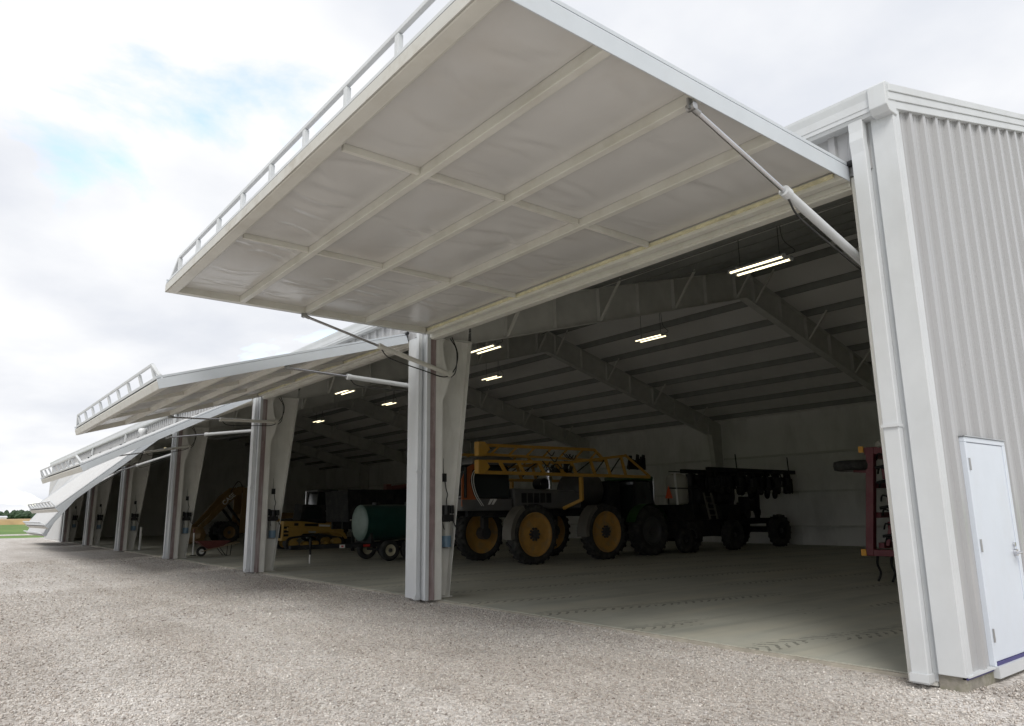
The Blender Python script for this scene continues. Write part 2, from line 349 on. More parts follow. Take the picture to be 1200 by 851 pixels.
# ------------------------------------------------------------------ ground
def sheet(name, x0, x1, y0, y1, z, nx, ny, m, amp=0.0):
    xs = np.linspace(x0, x1, nx); ys = np.linspace(y0, y1, ny); X, Y = np.meshgrid(xs, ys)
    Z = z + amp * (np.sin(X * 0.9 + 1.3 * np.sin(Y * 0.7)) * 0.5 + np.sin(Y * 1.7 + X * 0.6) * 0.3 + np.sin(X * 2.3 - Y * 1.1) * 0.2)
    if amp: Z = np.where(Y > 0.2, np.minimum(Z, z), Z)
    vs = np.stack([X, Y, Z], -1).reshape(-1, 3)
    i = np.arange(nx * ny).reshape(ny, nx); fs = np.stack([i[:-1, :-1], i[:-1, 1:], i[1:, 1:], i[1:, :-1]], -1).reshape(-1, 4)
    me = bpy.data.meshes.new(name); me.from_pydata(vs.tolist(), [], fs.tolist()); me.materials.append(MATS[m])
    me.polygons.foreach_set('use_smooth', [True] * len(fs))
    o = bpy.data.objects.new(name, me); col.objects.link(o); W[o.name] = Matrix(); return o
def gz(X, Y):
    return -0.012 + 0.02 * (np.sin(X * 0.9 + 1.3 * np.sin(Y * 0.7)) * 0.5 + np.sin(Y * 1.7 + X * 0.6) * 0.3 + np.sin(X * 2.3 - Y * 1.1) * 0.2)
tag(sheet('ground', -3500, 1500, -2500, 2500, -0.10, 2, 2, 'meadow'), kind='structure')
tag(sheet('gravel_yard', -71.5, 40, -40, 30, -0.012, 446, 281, 'gravel_base', 0.02), kind='structure')
mb = MB().box((-92, -600, -0.2), (-86, 600, -0.06)); tag(mb.build('farm_road', 'gravel_base'), kind='structure')

def stones():
    # loose crushed stone, denser and finer close to the camera
    out = []
    for (rmin, rmax, dens, s0, s1) in ((0, 8.5, 1700, 0.005, 0.0165), (8.5, 13, 800, 0.007, 0.018), (13, 20, 260, 0.010, 0.024), (20, 34, 60, 0.012, 0.03)):
        A = math.pi * (rmax ** 2 - rmin ** 2); n = int(A * dens)
        r = np.sqrt(RNG.uniform(rmin ** 2, rmax ** 2, n)); q = RNG.uniform(0, 2 * np.pi, n)
        x = CAM.x + r * np.cos(q); y = CAM.y + r * np.sin(q)
        # keep what the view (with some margin) can see and what lies on the yard
        fx, fy = -0.7826, 0.6225
        dot = ((x - CAM.x) * fx + (y - CAM.y) * fy) / np.maximum(r, 1e-6)
        lip = 0.26 + 0.07 * np.sin(x * 1.7) + 0.05 * np.sin(x * 4.1 + 1)
        ok = (dot > 0.70) & ((y < lip) | (x > 0.34)) & (r > 2.6) & ~((x > -0.1) & (x < 0.2) & (y > -0.02))
        x, y = x[ok], y[ok]; s = RNG.uniform(0, 1, len(x)) ** 2.2 * (s1 - s0) + s0
        out.append(np.stack([x, y, s], -1))
    P = np.concatenate(out); n = len(P)
    base = np.array([(1, 0, 0), (-1, 0, 0), (0, 1, 0), (0, -1, 0), (0, 0, 1), (0, 0, -1)], float)
    V = base[None] * RNG.uniform(0.6, 1.25, (n, 6, 1)) + RNG.uniform(-0.28, 0.28, (n, 6, 3))
    V[:, :, 2] *= 0.75
    a = RNG.uniform(0, 2 * np.pi, n); ca, sa = np.cos(a)[:, None], np.sin(a)[:, None]
    b = RNG.uniform(-0.6, 0.6, n); cb, sb = np.cos(b)[:, None], np.sin(b)[:, None]
    x, y, z = V[..., 0], V[..., 1], V[..., 2]; y, z = y * cb - z * sb, y * sb + z * cb
    x, y = x * ca - y * sa, x * sa + y * ca
    S = P[:, 2][:, None]
    vx = P[:, 0][:, None] + x * S; vy = P[:, 1][:, None] + y * S; vz = gz(P[:, 0], P[:, 1])[:, None] + S * 0.35 + z * S
    V = np.stack([vx, vy, vz], -1).reshape(-1, 3)
    F = np.array([(0, 2, 4), (2, 1, 4), (1, 3, 4), (3, 0, 4), (2, 0, 5), (1, 2, 5), (3, 1, 5), (0, 3, 5)])
    F = (F[None] + 6 * np.arange(n)[:, None, None]).reshape(-1, 3)
    me = bpy.data.meshes.new('gravel'); me.vertices.add(len(V)); me.vertices.foreach_set('co', V.ravel())
    me.loops.add(F.size); me.loops.foreach_set('vertex_index', F.ravel().astype(np.int32))
    me.polygons.add(len(F)); me.polygons.foreach_set('loop_start', (np.arange(len(F)) * 3).astype(np.int32))
    me.update(calc_edges=True)
    pal = np.array([(0.475, 0.45, 0.42), (0.54, 0.515, 0.485), (0.43, 0.395, 0.365), (0.38, 0.345, 0.315), (0.62, 0.605, 0.58), (0.46, 0.45, 0.44), (0.25, 0.225, 0.205)])
    k = RNG.choice(len(pal), n, p=[.26, .22, .18, .1, .1, .1, .04]); c = np.minimum(pal[k] * RNG.uniform(1.0, 1.30, (n, 1)), 0.8)
    c = np.concatenate([np.repeat(c, 6, 0), np.ones((6 * n, 1))], 1)
    at = me.color_attributes.new('tint', 'FLOAT_COLOR', 'POINT'); at.data.foreach_set('color', c.ravel())
    me.materials.append(MATS['gravel_stone'])
    o = bpy.data.objects.new('gravel', me); col.objects.link(o)
    tag(o, 'loose pinkish grey crushed stone covering the yard', 'gravel', kind='stuff'); print('stones', n)
stones()

# floor of the shed, cast in one strip per bay with sawn joints between
fl = empty('floor', (0, 0, 0)); tag(fl, kind='structure')
for k in range(NB):
    MB().box((-BAY * (k + 1) + 0.004, 0.30, -0.25), (-BAY * k - 0.004 + (0.06 if k == 0 else 0), DEPTH, 0.02)).build('floor_slab', 'concrete_floor', fl)
MB().box((XE, 0.24, -0.25), (0.1, 0.299, 0.012)).build('slab_lip', 'slab_edge', fl)
MB().box((XE, 0.28, -0.30), (0.05, DEPTH, -0.05)).build('joint_fill', 'seam_dark', fl)

# ------------------------------------------------------------------ the shed
shed = empty('machine_shed', (0, 0, 0))
tag(shed, 'long pale metal machine shed with a row of lifting hydraulic doors', 'shed')
PITCH = 0.35
def rib_profile(s0, s1):
    pts = []; n = int(round((s1 - s0) / PITCH))
    for i in range(n):
        b = s0 + i * PITCH
        pts += [(b, 0.0), (b + 0.085, 0.0), (b + 0.10, 0.006), (b + 0.12, 0.006), (b + 0.135, 0.0), (b + 0.235, 0.0), (b + 0.250, 0.038), (b + 0.318, 0.038), (b + 0.333, 0.0)]
    return pts + [(s1, 0.0)]
def ribbed(mb, s0, s1, zb, zt, place, cuts=()):
    pts = rib_profile(s0, s1); ex = []
    for a, b in zip(pts[:-1], pts[1:]):
        ex.append(a)
        for c in sorted(cuts):
            if a[0] + 1e-4 < c < b[0] - 1e-4: f = (c - a[0]) / (b[0] - a[0]); ex.append((c, a[1] + f * (b[1] - a[1])))
    pts = ex + [pts[-1]]
    for a, b in zip(pts[:-1], pts[1:]):
        m = (a[0] + b[0]) / 2
        mb.add([place(a[0], a[1], zb(m)), place(b[0], b[1], zb(m)), place(b[0], b[1], zt(b[0])), place(a[0], a[1], zt(a[0]))], [(0, 1, 2, 3)])
    return mb
# near end wall: one sheet every three ribs
DY0, DY1, DZ0, DZ1 = 0.60, 1.68, 0.13, 2.27
ns = 22; wid = PITCH * 3
for i in range(ns):
    s0 = i * wid; s1 = min(s0 + wid, DEPTH)
    def zb(s): return DZ1 if DY0 < s < DY1 else 0.13
    mb = ribbed(MB(), s0 - 0.22, s0 - 0.22 + wid, zb, lambda s: zr(min(max(s, 0), DEPTH)) - 0.04, lambda s, d, z: (XW + d + 0.0008 * (i % 2), max(0.0, s), z), (DY0, DY1))
    mb.build('wall_panel', 'wall_metal', shed)
end_in = MB()
for y0, y1, z0 in ((0.28, DY0, 0.0), (DY0, DY1, DZ1), (DY1, MID, 0.0), (MID, DEPTH, 0.0)):
    end_in.prism([(y0, z0), (y1, z0), (y1, zr(y1) + 0.02), (y0, zr(y0) + 0.02)], 0.10, XW - 0.01)
end_in.build('end_liner', 'liner', shed)
MB().prism([(-0.02, -0.3), (DEPTH + 0.02, -0.3), (DEPTH + 0.02, 0.115), (-0.02, 0.115)], -0.02, XW + 0.03).build('plinth', 'plinth', shed)
MB().box((XW + 0.0, -0.02, 0.117), (XW + 0.06, DY0 - 0.02, 0.132)).build('base_trim', 'white_trim', shed)
MB().box((XW + 0.0, -0.02, 0.098), (XW + 0.045, DY0 - 0.02, 0.1165)).build('base_trim_shadow', 'blue_strip', shed)  # navy strip paints the shadow below the base trim
MB().box((XW + 0.0, DY1 + 0.03, 0.117), (XW + 0.06, DEPTH, 0.132)).build('base_trim', 'white_trim', shed)
MB().box((XW + 0.0, DY1 + 0.03, 0.098), (XW + 0.045, DEPTH, 0.1165)).build('base_trim_shadow', 'blue_strip', shed)  # same painted shadow, past the entry door
# corner trim and rake
MB().box((-0.068, -0.012, 0.05), (-0.005, -0.002, 5.58)).build('corner_groove', 'white_trim', shed)
mb = MB().box((-0.004, -0.055, 0.12), (XW + 0.045, 0.0, 5.58)); mb.box((XW + 0.001, -0.0, 0.12), (XW + 0.045, 0.10, 5.68)); mb.build('corner_trim', 'white_trim', shed, 0.006)
for ya, yb in ((-0.16, MID), (DEPTH + 0.16, MID)):
    za, zb_ = 5.81 + SL * (-0.16), zr(MID)
    mb = MB()
    def seg(x0, x1, lo, hi):
        mb.add([(x, y, z + o) for x in (x0, x1) for (y, z) in ((ya, za), (yb, zb_)) for o in (lo, hi)],
               [(0, 1, 3, 2), (4, 6, 7, 5), (0, 4, 5, 1), (2, 3, 7, 6), (0, 2, 6, 4), (1, 5, 7, 3)])
    seg(XW - 0.05, XW + 0.058, -0.20, -0.11); seg(XW - 0.05, XW + 0.07, -0.11, -0.02); seg(XW - 0.05, XW + 0.082, -0.02, 0.065)
    mb.build('rake_trim', 'white_trim', shed, 0.006)
# front fascia above the doors, one sheet every three ribs
fas = ribbed(MB(), 0, wid, lambda s: 5.06, lambda s: 5.83, lambda s, d, z: (s - wid / 2, -d, z)).mesh('fascia_panel', 'wall_metal')
x = -0.03 - wid / 2
while x > XE:
    link('fascia_panel', fas, shed, loc=(x, -0.001 * (int(-x) % 2), 0)); x -= wid
# closed last bay
for i in range(8):
    s0 = XE + i * wid
    ribbed(MB(), s0, s0 + wid, lambda s: 0.1, lambda s: 5.05, lambda s, d, z: (s, -d - 0.03, z)).build('wall_panel', 'door_skin', shed)
MB().box((XE, 0.0, -0.3), (-BAY * 6 - 0.4, 0.05, 5.06)).build('front_backing', 'liner', shed)
# back wall and far end wall
MB().box((XE - 0.1, DEPTH - 0.02, -0.2), (XW - 0.02, DEPTH + 0.08, zr(DEPTH) + 0.03)).build('back_wall', 'liner', shed)
MB().prism([(0.01, -0.2), (DEPTH + 0.03, -0.2), (DEPTH + 0.03, zr(DEPTH) + 0.02), (MID, zr(MID) + 0.02), (0.01, zr(0.01) + 0.02)], XE - 0.1, XE).build('far_end_wall', 'liner', shed)
for k in range(NB):
    for z in (0.82, 2.3, 3.95):
        MB().box((-BAY * (k + 1) + 0.12, DEPTH - 0.22, z - 0.04), (-BAY * k - 0.12, DEPTH - 0.025, z + 0.04)).build('girt', 'frame_grey', shed)
    for i in range(6):       # liner seams on the back wall
        xx = -BAY * k - 0.9 - i * 1.5
        MB().box((xx - 0.012, DEPTH - 0.035, 0.02), (xx + 0.012, DEPTH - 0.021, 5.8)).build('liner_batten', 'liner', shed)
# roof: ribbed outer sheet, vinyl-faced blanket under it, purlins
for side in (0, 1):
    def Yt(t): return t * (MID + 0.03) - 0.03 if side == 0 else DEPTH + 0.14 - t * (MID + 0.14)
    mb = MB(); pts = []
    x = XE
    while x < XW - 0.05: pts += [(x, 0.0), (x + 0.235, 0.0), (x + 0.262, 0.032), (x + 0.318, 0.032), (x + 0.345, 0.0)]; x += PITCH
    pts = [(min(p[0], XW), p[1]) for p in pts]
    for a, b in zip(pts[:-1], pts[1:]):
        v = []
        for (q, t) in ((a, 0), (b, 0), (b, 1), (a, 1)):
            y = Yt(t); v.append((q[0], y, 5.81 + SL * (y if side == 0 else DEPTH - y) + 0.052 + q[1] * 0.5))
        mb.add(v, [(0, 1, 2, 3)])
    mb.build('roof_sheet', 'white_trim', shed)
    y0, y1 = (-0.01, MID) if side == 0 else (DEPTH + 0.1, MID)
    mb = MB().prism([(y0, zr(y0)), (y1, zr(y1)), (y1, zr(y1) + 0.05), (y0, zr(y0) + 0.05)], XE - 0.1, XW - 0.005); mb.build('roof_blanket', 'roof_vinyl', shed)
    for i in range(8):
        d = 0.75 + i * 1.46
        y = d if side == 0 else DEPTH - d
        z = zr(y)
        mb = MB().prism([(y - 0.008, z - 0.2), (y + 0.008, z - 0.2), (y + 0.008, z), (y - 0.008, z)], XE + 0.02, XW - 0.1)
        e = -1 if side == 0 else 1
        mb.prism([(y, z - 0.205), (y + 0.07 * e, z - 0.205), (y + 0.07 * e, z - 0.192), (y, z - 0.192)], XE + 0.02, XW - 0.1)
        mb.prism([(y, z - 0.018), (y - 0.07 * e, z - 0.018), (y - 0.07 * e, z - 0.004), (y, z - 0.004)], XE + 0.02, XW - 0.1)
        mb.build('purlin', 'purlin_grey', shed)
mb = MB().box((XE, MID - 0.3, zr(MID) + 0.055), (XW, MID + 0.3, zr(MID) + 0.10)); mb.build('ridge_cap', 'white_trim', shed)

# gutter
mb = MB().prism([(0.0, 5.570), (-0.135, 5.570), (-0.15, 5.600), (-0.15, 5.650), (-0.17, 5.660), (-0.17, 5.745), (-0.185, 5.820), (-0.185, 5.852), (-0.163, 5.852), (-0.163, 5.610), (0.0, 5.610)], XE - 0.05, XW + 0.03)
mb.build('gutter', 'white_trim', shed)
MB().prism([(0.02, 5.540), (-0.15, 5.540), (-0.205, 5.600), (-0.205, 5.840), (-0.175, 5.865), (-0.06, 5.875), (0.02, 5.880)], XW - 0.12, XW + 0.06).build('gutter_cap', 'white_trim', shed, 0.008)

# downspouts
def downspout(xc, bottom=0.03):
    w, d = (0.10, 0.085) if xc < -1 else (0.15, 0.09)
    path = [(-0.105, 5.67), (-0.105, 5.50), (-0.13, 5.42), (-0.075, 5.18), (-0.075, 0.0)]
    mb = MB()
    pts = [(-0.10, 5.58), (-0.10, 5.46), (-0.115, 5.36), (-0.10, 5.22), (-0.10, bottom)]
    vs = []
    for (y, z) in pts:
        for sx, sy in ((-1, -1), (1, -1), (1, 1), (-1, 1)): vs.append((xc + sx * w / 2, y + sy * d / 2, z))
    fs = [(i * 4 + k, i * 4 + (k + 1) % 4, i * 4 + 4 + (k + 1) % 4, i * 4 + 4 + k) for i in range(len(pts) - 1) for k in range(4)] + [(16, 17, 18, 19)]
    mb.add(vs, fs)
    o = mb.build('downspout', 'white_trim', shed, 0.008)
    for z in (0.05, 2.35):
        MB().box((xc - w / 2 - 0.008, -0.165, z), (xc + w / 2 + 0.008, -0.05, z + (0.07 if z < 1 else 0.03))).build('strap', 'white_trim', o)
    return o
downspout(-0.125)
MB().box((-0.30, 0.0, 0.0), (-0.035, 0.34, 5.05)).build('jamb_post', 'column_paint', shed, 0.01)
MB().box((-0.25, -0.035, 0.03), (-0.07, -0.001, 5.05)).build('jamb_trim', 'white_trim', shed, 0.006)

# columns, rafters and the jamb plates between the doors
def col_web(): return [(0.44, 0.02), (0.69, 0.02), (1.23, 5.10), (1.31, zr(1.31) - 0.22), (0.30, zr(0.30) - 0.22), (0.30, 5.10)]
for k in range(1, NB):
    X = -BAY * k
    c = empty('column', (X, 0, 0), parent=shed)
    MB().prism(col_web(), X - 0.006, X + 0.006).build('web', 'column_paint', c)
    for dx in (0,):
        a = math.atan2(0.53, 5.08)
        mb = MB().prism([(0.69, 0.02), (0.705, 0.02), (1.245, 5.10), (1.23, 5.10)], X - 0.13, X + 0.13); mb.build('inner_flange', 'column_paint', c)
    MB().box((X - 0.13, 0.28, 0.02), (X + 0.13, 0.296, 5.6)).build('outer_flange', 'column_paint', c)
    MB().box((X - 0.15, 0.28, 0.021), (X + 0.15, 0.76, 0.036)).build('base_plate', 'column_paint', c)
    MB().box((X - 0.125, 0.32, 5.10), (X + 0.125, 1.30, 5.116)).build('cap_plate', 'frame_grey', c)
    if k < 6 or True:
        xr, xl = X + 0.45, X - 0.30
        MB().box((xl, -0.02, 0.03), (xr, 0.0, 5.05)).build('front_trim', 'white_trim', c)
        MB().box((xr - 0.05, -0.045, 0.03), (xr + 0.004, 0.035, 5.05)).build('edge_trim', 'white_trim', c, 0.004)
        MB().box((xr - 0.06, 0.036, 0.03), (xr - 0.012, 0.168, 5.05)).build('seal_strip', 'primer_strip', c)
        plate = [(0.175, 0.02), (0.335, 0.02), (0.335, 3.75), (0.44, 3.95), (0.50, 4.25), (0.37, 4.55), (0.335, 4.88), (0.40, 5.0), (0.175, 5.0)]
        MB().prism(plate, xr - 0.045, xr - 0.030).build('jamb_plate', 'column_paint', c)
        MB().box((xr - 0.12, 0.172, 0.02), (xr - 0.046, 0.19, 5.0)).build('jamb_angle', 'column_paint', c)
        MB().box((xl, 0.106, 0.03), (xl + 0.05, 0.28, 5.0)).build('jamb_angle', 'column_paint', c)
        mb = MB().box((xl + 0.051, 0.005, 0.03), (xr - 0.065, 0.2, 0.16)); mb.build('footing', 'plinth', c)
    downspout(X + 0.245)
    # back column
    b = empty('column', (X, DEPTH, 0), parent=shed)
    MB().prism([(DEPTH - p[0] + 0.2, p[1]) for p in col_web()], X - 0.006, X + 0.006).build('web', 'frame_grey', b)
    MB().prism([(DEPTH - 0.49, 0.02), (DEPTH - 0.505, 0.02), (DEPTH - 1.045, 5.10), (DEPTH - 1.03, 5.10)], X - 0.13, X + 0.13).build('inner_flange', 'frame_grey', b)
    # rafters
    for side in (0, 1):
        Y = (lambda y: y) if side == 0 else (lambda y: DEPTH - y)
        r = empty('rafter', (X, Y(MID / 2), 0), parent=shed)
        y0 = 1.32 if side == 0 else 1.12
        zb0 = 5.12 if side == 0 else 5.12
        poly = [(Y(y0), zb0), (Y(MID), 7.90), (Y(MID), zr(MID) - 0.22), (Y(y0), zr(y0) - 0.22)]
        MB().prism(poly, X - 0.006, X + 0.006).build('web', 'frame_grey', r)
        MB().prism([(Y(y0), zb0 - 0.016), (Y(MID), 7.884), (Y(MID), 7.90), (Y(y0), zb0)], X - 0.13, X + 0.13).build('bottom_flange', 'frame_grey', r)
        MB().prism([(Y(y0), zr(y0) - 0.22), (Y(MID), zr(MID) - 0.22), (Y(MID), zr(MID) - 0.206), (Y(y0), zr(y0) - 0.206)], X - 0.13, X + 0.13).build('top_flange', 'frame_grey', r)
        for i in range(1, 8):
            d = 0.75 + i * 1.46; zz = 5.12 + (7.90 - 5.12) * (d - y0) / (MID - y0)
            if d > MID - 0.2: break
            MB().box((X - 0.12, Y(d) - 0.005, zz), (X + 0.12, Y(d) + 0.005, zr(d) - 0.22)).build('stiffener', 'frame_grey', r)
            if i % 2 == 0: continue
            MB().bar((X + 0.13, Y(d), zz + 0.02), (X + 0.85, Y(d), zr(d) - 0.15), 0.05, 0.05).build('flange_brace', 'brace_white', r)
# header beam over each door
for k in range(6):
    MB().box((-BAY * (k + 1) + 0.47, 0.02, 4.93), (-BAY * k - 0.31, 0.16, 5.10)).build('header_beam', 'cream_steel', shed, 0.006)
    MB().box((-BAY * (k + 1) + 0.47, -0.006, 4.955), (-BAY * k - 0.31, 0.018, 5.05)).build('header_seal', 'cream_steel', shed)
# rod bracing crossing under the roof in two bays
for k in (1, 4):
    for (ya, yb) in ((1.5, 6.3), (6.3, 11.2)):
        for s in (0, 1):
            xa, xb = (-BAY * k - 0.1, -BAY * (k + 1) + 0.1)
            if s: xa, xb = xb, xa
            MB().cyl((xa, ya, zr(ya) - 0.35), (xb, yb, zr(yb) - 0.35), 0.012, n=6).build('brace_rod', 'seam_dark', shed)

# entry door in the end wall
ed = empty('entry_door', (XW, DY0, DZ0), parent=shed)
fx0, fx1 = XW - 0.06, XW + 0.052
mb = MB().box((fx0, DY0 + 0.001, DZ0), (fx1, DY0 + 0.05, DZ1 - 0.051)); mb.build('frame_post', 'entry_paint', ed, 0.004)
mb = MB().box((fx0, DY1 - 0.075, DZ0), (fx1, DY1 - 0.001, DZ1 - 0.051)); mb.build('frame_post', 'entry_paint', ed, 0.004)
mb = MB().box((fx0, DY0 + 0.001, DZ1 - 0.05), (fx1, DY1 - 0.001, DZ1)); mb.build('frame_head', 'entry_paint', ed, 0.004)
MB().box((XW - 0.02, DY0 - 0.01, DZ1 + 0.002), (fx1 + 0.012, DY1 + 0.01, DZ1 + 0.012)).build('drip_cap', 'galv', ed)
MB().box((fx1 - 0.045, DY0 + 0.054, DZ0 + 0.034), (fx1 - 0.008, DY1 - 0.079, DZ1 - 0.055)).build('door_leaf', 'entry_paint', ed, 0.004)
MB().box((fx0, DY0 - 0.0, DZ0 - 0.10), (fx1 + 0.03, DY1 + 0.0, DZ0 + 0.0)).build('threshold', 'white_trim', ed)
MB().box((fx0, DY0 + 0.052, DZ0 + 0.001), (fx1 + 0.004, DY1 - 0.077, DZ0 + 0.030)).build('kick_strip', 'blue_strip', ed)
for z in (0.40, 1.22, 2.0):
    mb = MB().cyl((fx1 + 0.004, DY0 + 0.052, z - 0.06), (fx1 + 0.004, DY0 + 0.052, z + 0.06), 0.011, n=10); mb.box((fx1 - 0.007, DY0 + 0.055, z - 0.055), (fx1 + 0.0, DY0 + 0.085, z + 0.055)); mb.build('hinge', 'steel', ed)
yh = DY1 - 0.15
mb = MB().cyl((fx1 - 0.01, yh, 1.12), (fx1 + 0.02, yh, 1.12), 0.035, n=18); mb.cyl((fx1 + 0.01, yh, 1.12), (fx1 + 0.065, yh, 1.12), 0.012, n=10)
mb.tube([(fx1 + 0.06, yh, 1.12), (fx1 + 0.062, yh - 0.05, 1.122), (fx1 + 0.058, yh - 0.115, 1.118)], 0.011, 8); mb.cyl((fx1 - 0.01, yh, 1.20), (fx1 + 0.012, yh, 1.20), 0.022, n=14)
mb.build('door_handle', 'chrome', ed)

# ------------------------------------------------------------------ hydraulic doors
DW0, DW1 = -8.66, -0.30             # door edges measured from the bay's right column line
TH = 0.17
def wrinkled(cell, x0, x1, u0, u1, nx=60, ny=20):
    rs = np.random.default_rng(100 + cell)
    s = np.linspace(0, 1, nx); t = np.linspace(0, 1, ny); S, T = np.meshgrid(s, t)
    Z = -0.025 * np.sin(np.pi * S) * np.sin(np.pi * T) + 0.0
    left = 1.0 if cell % 3 == 2 else (0.7 if cell % 3 == 1 else 0.4)
    for i in range(rs.integers(6, 10)):
        t0 = rs.uniform(0.03, 0.97); cv = rs.uniform(-0.28, 0.28); tl = rs.uniform(-0.12, 0.12)
        a0, a1 = sorted(rs.uniform(-0.2, 1.2, 2)); mid, ln = (a0 + a1) / 2, max(0.3, (a1 - a0) / 2)
        line = t0 + cv * (T - 0.5) ** 2 * 4 * 0.3 + tl * (T - 0.5)
        d = S - line; w = rs.uniform(0.012, 0.035)
        Z += left * rs.uniform(0.010, 0.032) * (np.exp(-(d / w) ** 2) - 0.55 * np.exp(-((d - 1.6 * w) / (1.5 * w)) ** 2)) * np.exp(-((T - mid) / ln) ** 4)
    for i in range(3):   # pulls running in from the corners
        cx, cy = rs.integers(0, 2), rs.integers(0, 2); an = rs.uniform(0.3, 1.2)
        dx, dy = np.abs(S - cx), np.abs(T - cy); r_ = np.hypot(dx, dy) + 1e-6; q = np.arctan2(dy, dx)
        Z += 0.008 * left * np.exp(-((q - an) / 0.07) ** 2) * np.exp(-r_ / 0.3)
    e = np.minimum(np.minimum(S, 1 - S), np.minimum(T, 1 - T)); Z *= np.clip(e / 0.03, 0, 1)
    V = np.stack([x0 + (x1 - x0) * S, -(u0 + (u1 - u0) * T), 0.105 + Z], -1).reshape(-1, 3)
    i = np.arange(nx * ny).reshape(ny, nx); F = np.stack([i[:-1, :-1], i[:-1, 1:], i[1:, 1:], i[1:, :-1]], -1).reshape(-1, 4)
    me = bpy.data.meshes.new('insulation_panel'); me.from_pydata(V.tolist(), [], F.tolist()); me.polygons.foreach_set('use_smooth', [True] * len(F))
    me.materials.append(MATS['vinyl']); return me
UB = [0.0, 1.40, 2.55, 3.66, 4.80]       # long members, from the hinge outwards
XB = [DW0, -5.82, -2.97, DW1]
pieces = []                               # (name, mesh, bevel) shared by all doors, local: x along, -y outwards, z up
def P(name, mb, m, bev=0.0): pieces.append((name, mb.mesh(name, m), bev))
P('hinge_beam', MB().box((DW0, -0.12, 0.0), (DW1, -0.01, 0.13)), 'cream_steel', 0.008)
P('foam_bead', MB().box((DW0 + 0.1, -0.15, 0.045), (DW1 - 0.1, -0.122, 0.085)), 'yellow_foam')
for u in UB[1:4]:
    P('long_member', MB().box((DW0 + 0.09, -u - 0.045, 0.002), (DW1 - 0.001, -u + 0.045, 0.13)), 'cream_steel', 0.01)
P('outer_beam', MB().box((DW0, -DLEN, -0.01), (DW1, -DLEN + 0.15, 0.145)), 'cream_steel', 0.012)
P('outer_angle', MB().box((DW0 + 0.09, -DLEN + 0.152, 0.05), (DW1 - 0.03, -DLEN + 0.205, 0.13)), 'cream_steel', 0.008)
P('side_member', MB().box((DW0, -DLEN + 0.151, 0.0), (DW0 + 0.088, -0.161, 0.14)), 'cream_steel', 0.008)
P('side_member', MB().box((DW1 - 0.026, -DLEN + 0.151, 0.035), (DW1 - 0.002, -0.161, 0.14)), 'cream_steel', 0.004)
for xb in XB[1:3]:
    for a, b in zip(UB[:-1], UB[1:]):
        P('cross_member', MB().box((xb - 0.025, -b + (0.235 if b == DLEN else 0.046), 0.035), (xb + 0.025, -a - (0.161 if a == 0 else 0.046), 0.13)), 'cream_steel', 0.006)
cell = 0
for a, b in zip(UB[:-1], UB[1:]):
    for j in (2, 1, 0):
        pieces.append(('insulation_panel', wrinkled(cell, XB[j] + 0.03, XB[j + 1] - 0.028, a + 0.05 + (0.1 if a == 0 else 0), b - 0.05 - (0.17 if b == DLEN else 0)), 0.0)); cell += 1
P('core', MB().box((DW0 + 0.01, -DLEN + 0.01, 0.146), (DW1 - 0.01, -0.02, 0.158)), 'seam_dark')
for i in range(8):                        # outer skin, one sheet every three ribs
    s0 = DW0 + i * (DW1 - DW0) / 8; w_ = (DW1 - DW0) / 8
    mb = MB(); pts = [(p[0] * w_ / wid, p[1] * 0.8) for p in rib_profile(0, wid)]
    for p, q in zip(pts[:-1], pts[1:]):
        mb.add([(s0 + p[0], -DLEN + 0.12, TH + p[1]), (s0 + q[0], -DLEN + 0.12, TH + q[1]), (s0 + q[0], -0.01, TH + q[1]), (s0 + p[0], -0.01, TH + p[1])], [(0, 1, 2, 3)])
    P('skin_panel', mb, 'door_skin')
for (a, b) in ((DW0 - 0.012, DW0 - 0.001), (DW1 + 0.001, DW1 + 0.012)):
    P('edge_trim', MB().box((a, -DLEN - 0.005, -0.004), (b, -0.01, TH - 0.008)), 'edge_white', 0.003)
    P('edge_cap', MB().box((a + 0.002, -DLEN - 0.005, TH + 0.002), (b - 0.001, -0.01, TH + 0.036)), 'edge_white')
# outrigger truss along the foot of the door
ty = -DLEN + 0.06; th = 0.27; R0, R1 = DW0 + 0.45, DW1 - 0.30
P('truss_rail', MB().bar((R0, ty, TH + th), (R1, ty, TH + th), 0.045, 0.045), 'white_trim', 0.006)
P('truss_rail', MB().bar((DW0, ty, TH + 0.03), (DW1, ty, TH + 0.03), 0.06, 0.05), 'white_trim', 0.006)
for i in range(9):
    xx = R0 + 0.04 + i * (R1 - R0 - 0.08) / 8
    P('truss_post', MB().bar((xx, ty, TH + 0.055), (xx, ty, TH + th - 0.031), 0.06, 0.05, (0, 1, 0)), 'white_trim', 0.005)
for xx, xr_ in ((DW0 + 0.03, R0), (DW1 - 0.03, R1)):
    P('truss_stay', MB().bar((xr_, ty, TH + th - 0.01), (xx, ty, TH + 0.04), 0.05, 0.05), 'white_trim', 0.005)
P('foot_trim', MB().box((DW0 - 0.012, -DLEN - 0.012, -0.006), (DW1 + 0.012, -DLEN - 0.006, 0.12)), 'foot_steel', 0.003)
P('foot_seal', MB().box((DW0 + 0.02, -DLEN - 0.018, -0.004), (DW1 - 0.02, -DLEN - 0.013, 0.022)), 'foot_steel')
for xx in (DW0 + 0.02, -5.8, -2.9, DW1 - 0.02):
    P('hinge', MB().cyl((xx - 0.09, -0.005, 0.19), (xx + 0.09, -0.005, 0.19), 0.035, n=12), 'black_plastic')
dlab = ['hydraulic door swung fully up and level, next to the end wall with the white entry door', 'hydraulic door raised to a slight slope beside the level one', 'hydraulic door hanging out at a shallow slope, third from the entry-door end',
        'hydraulic door half raised', 'hydraulic door only partly raised, beside the half raised one', 'hydraulic door least raised, beside the closed end bay']
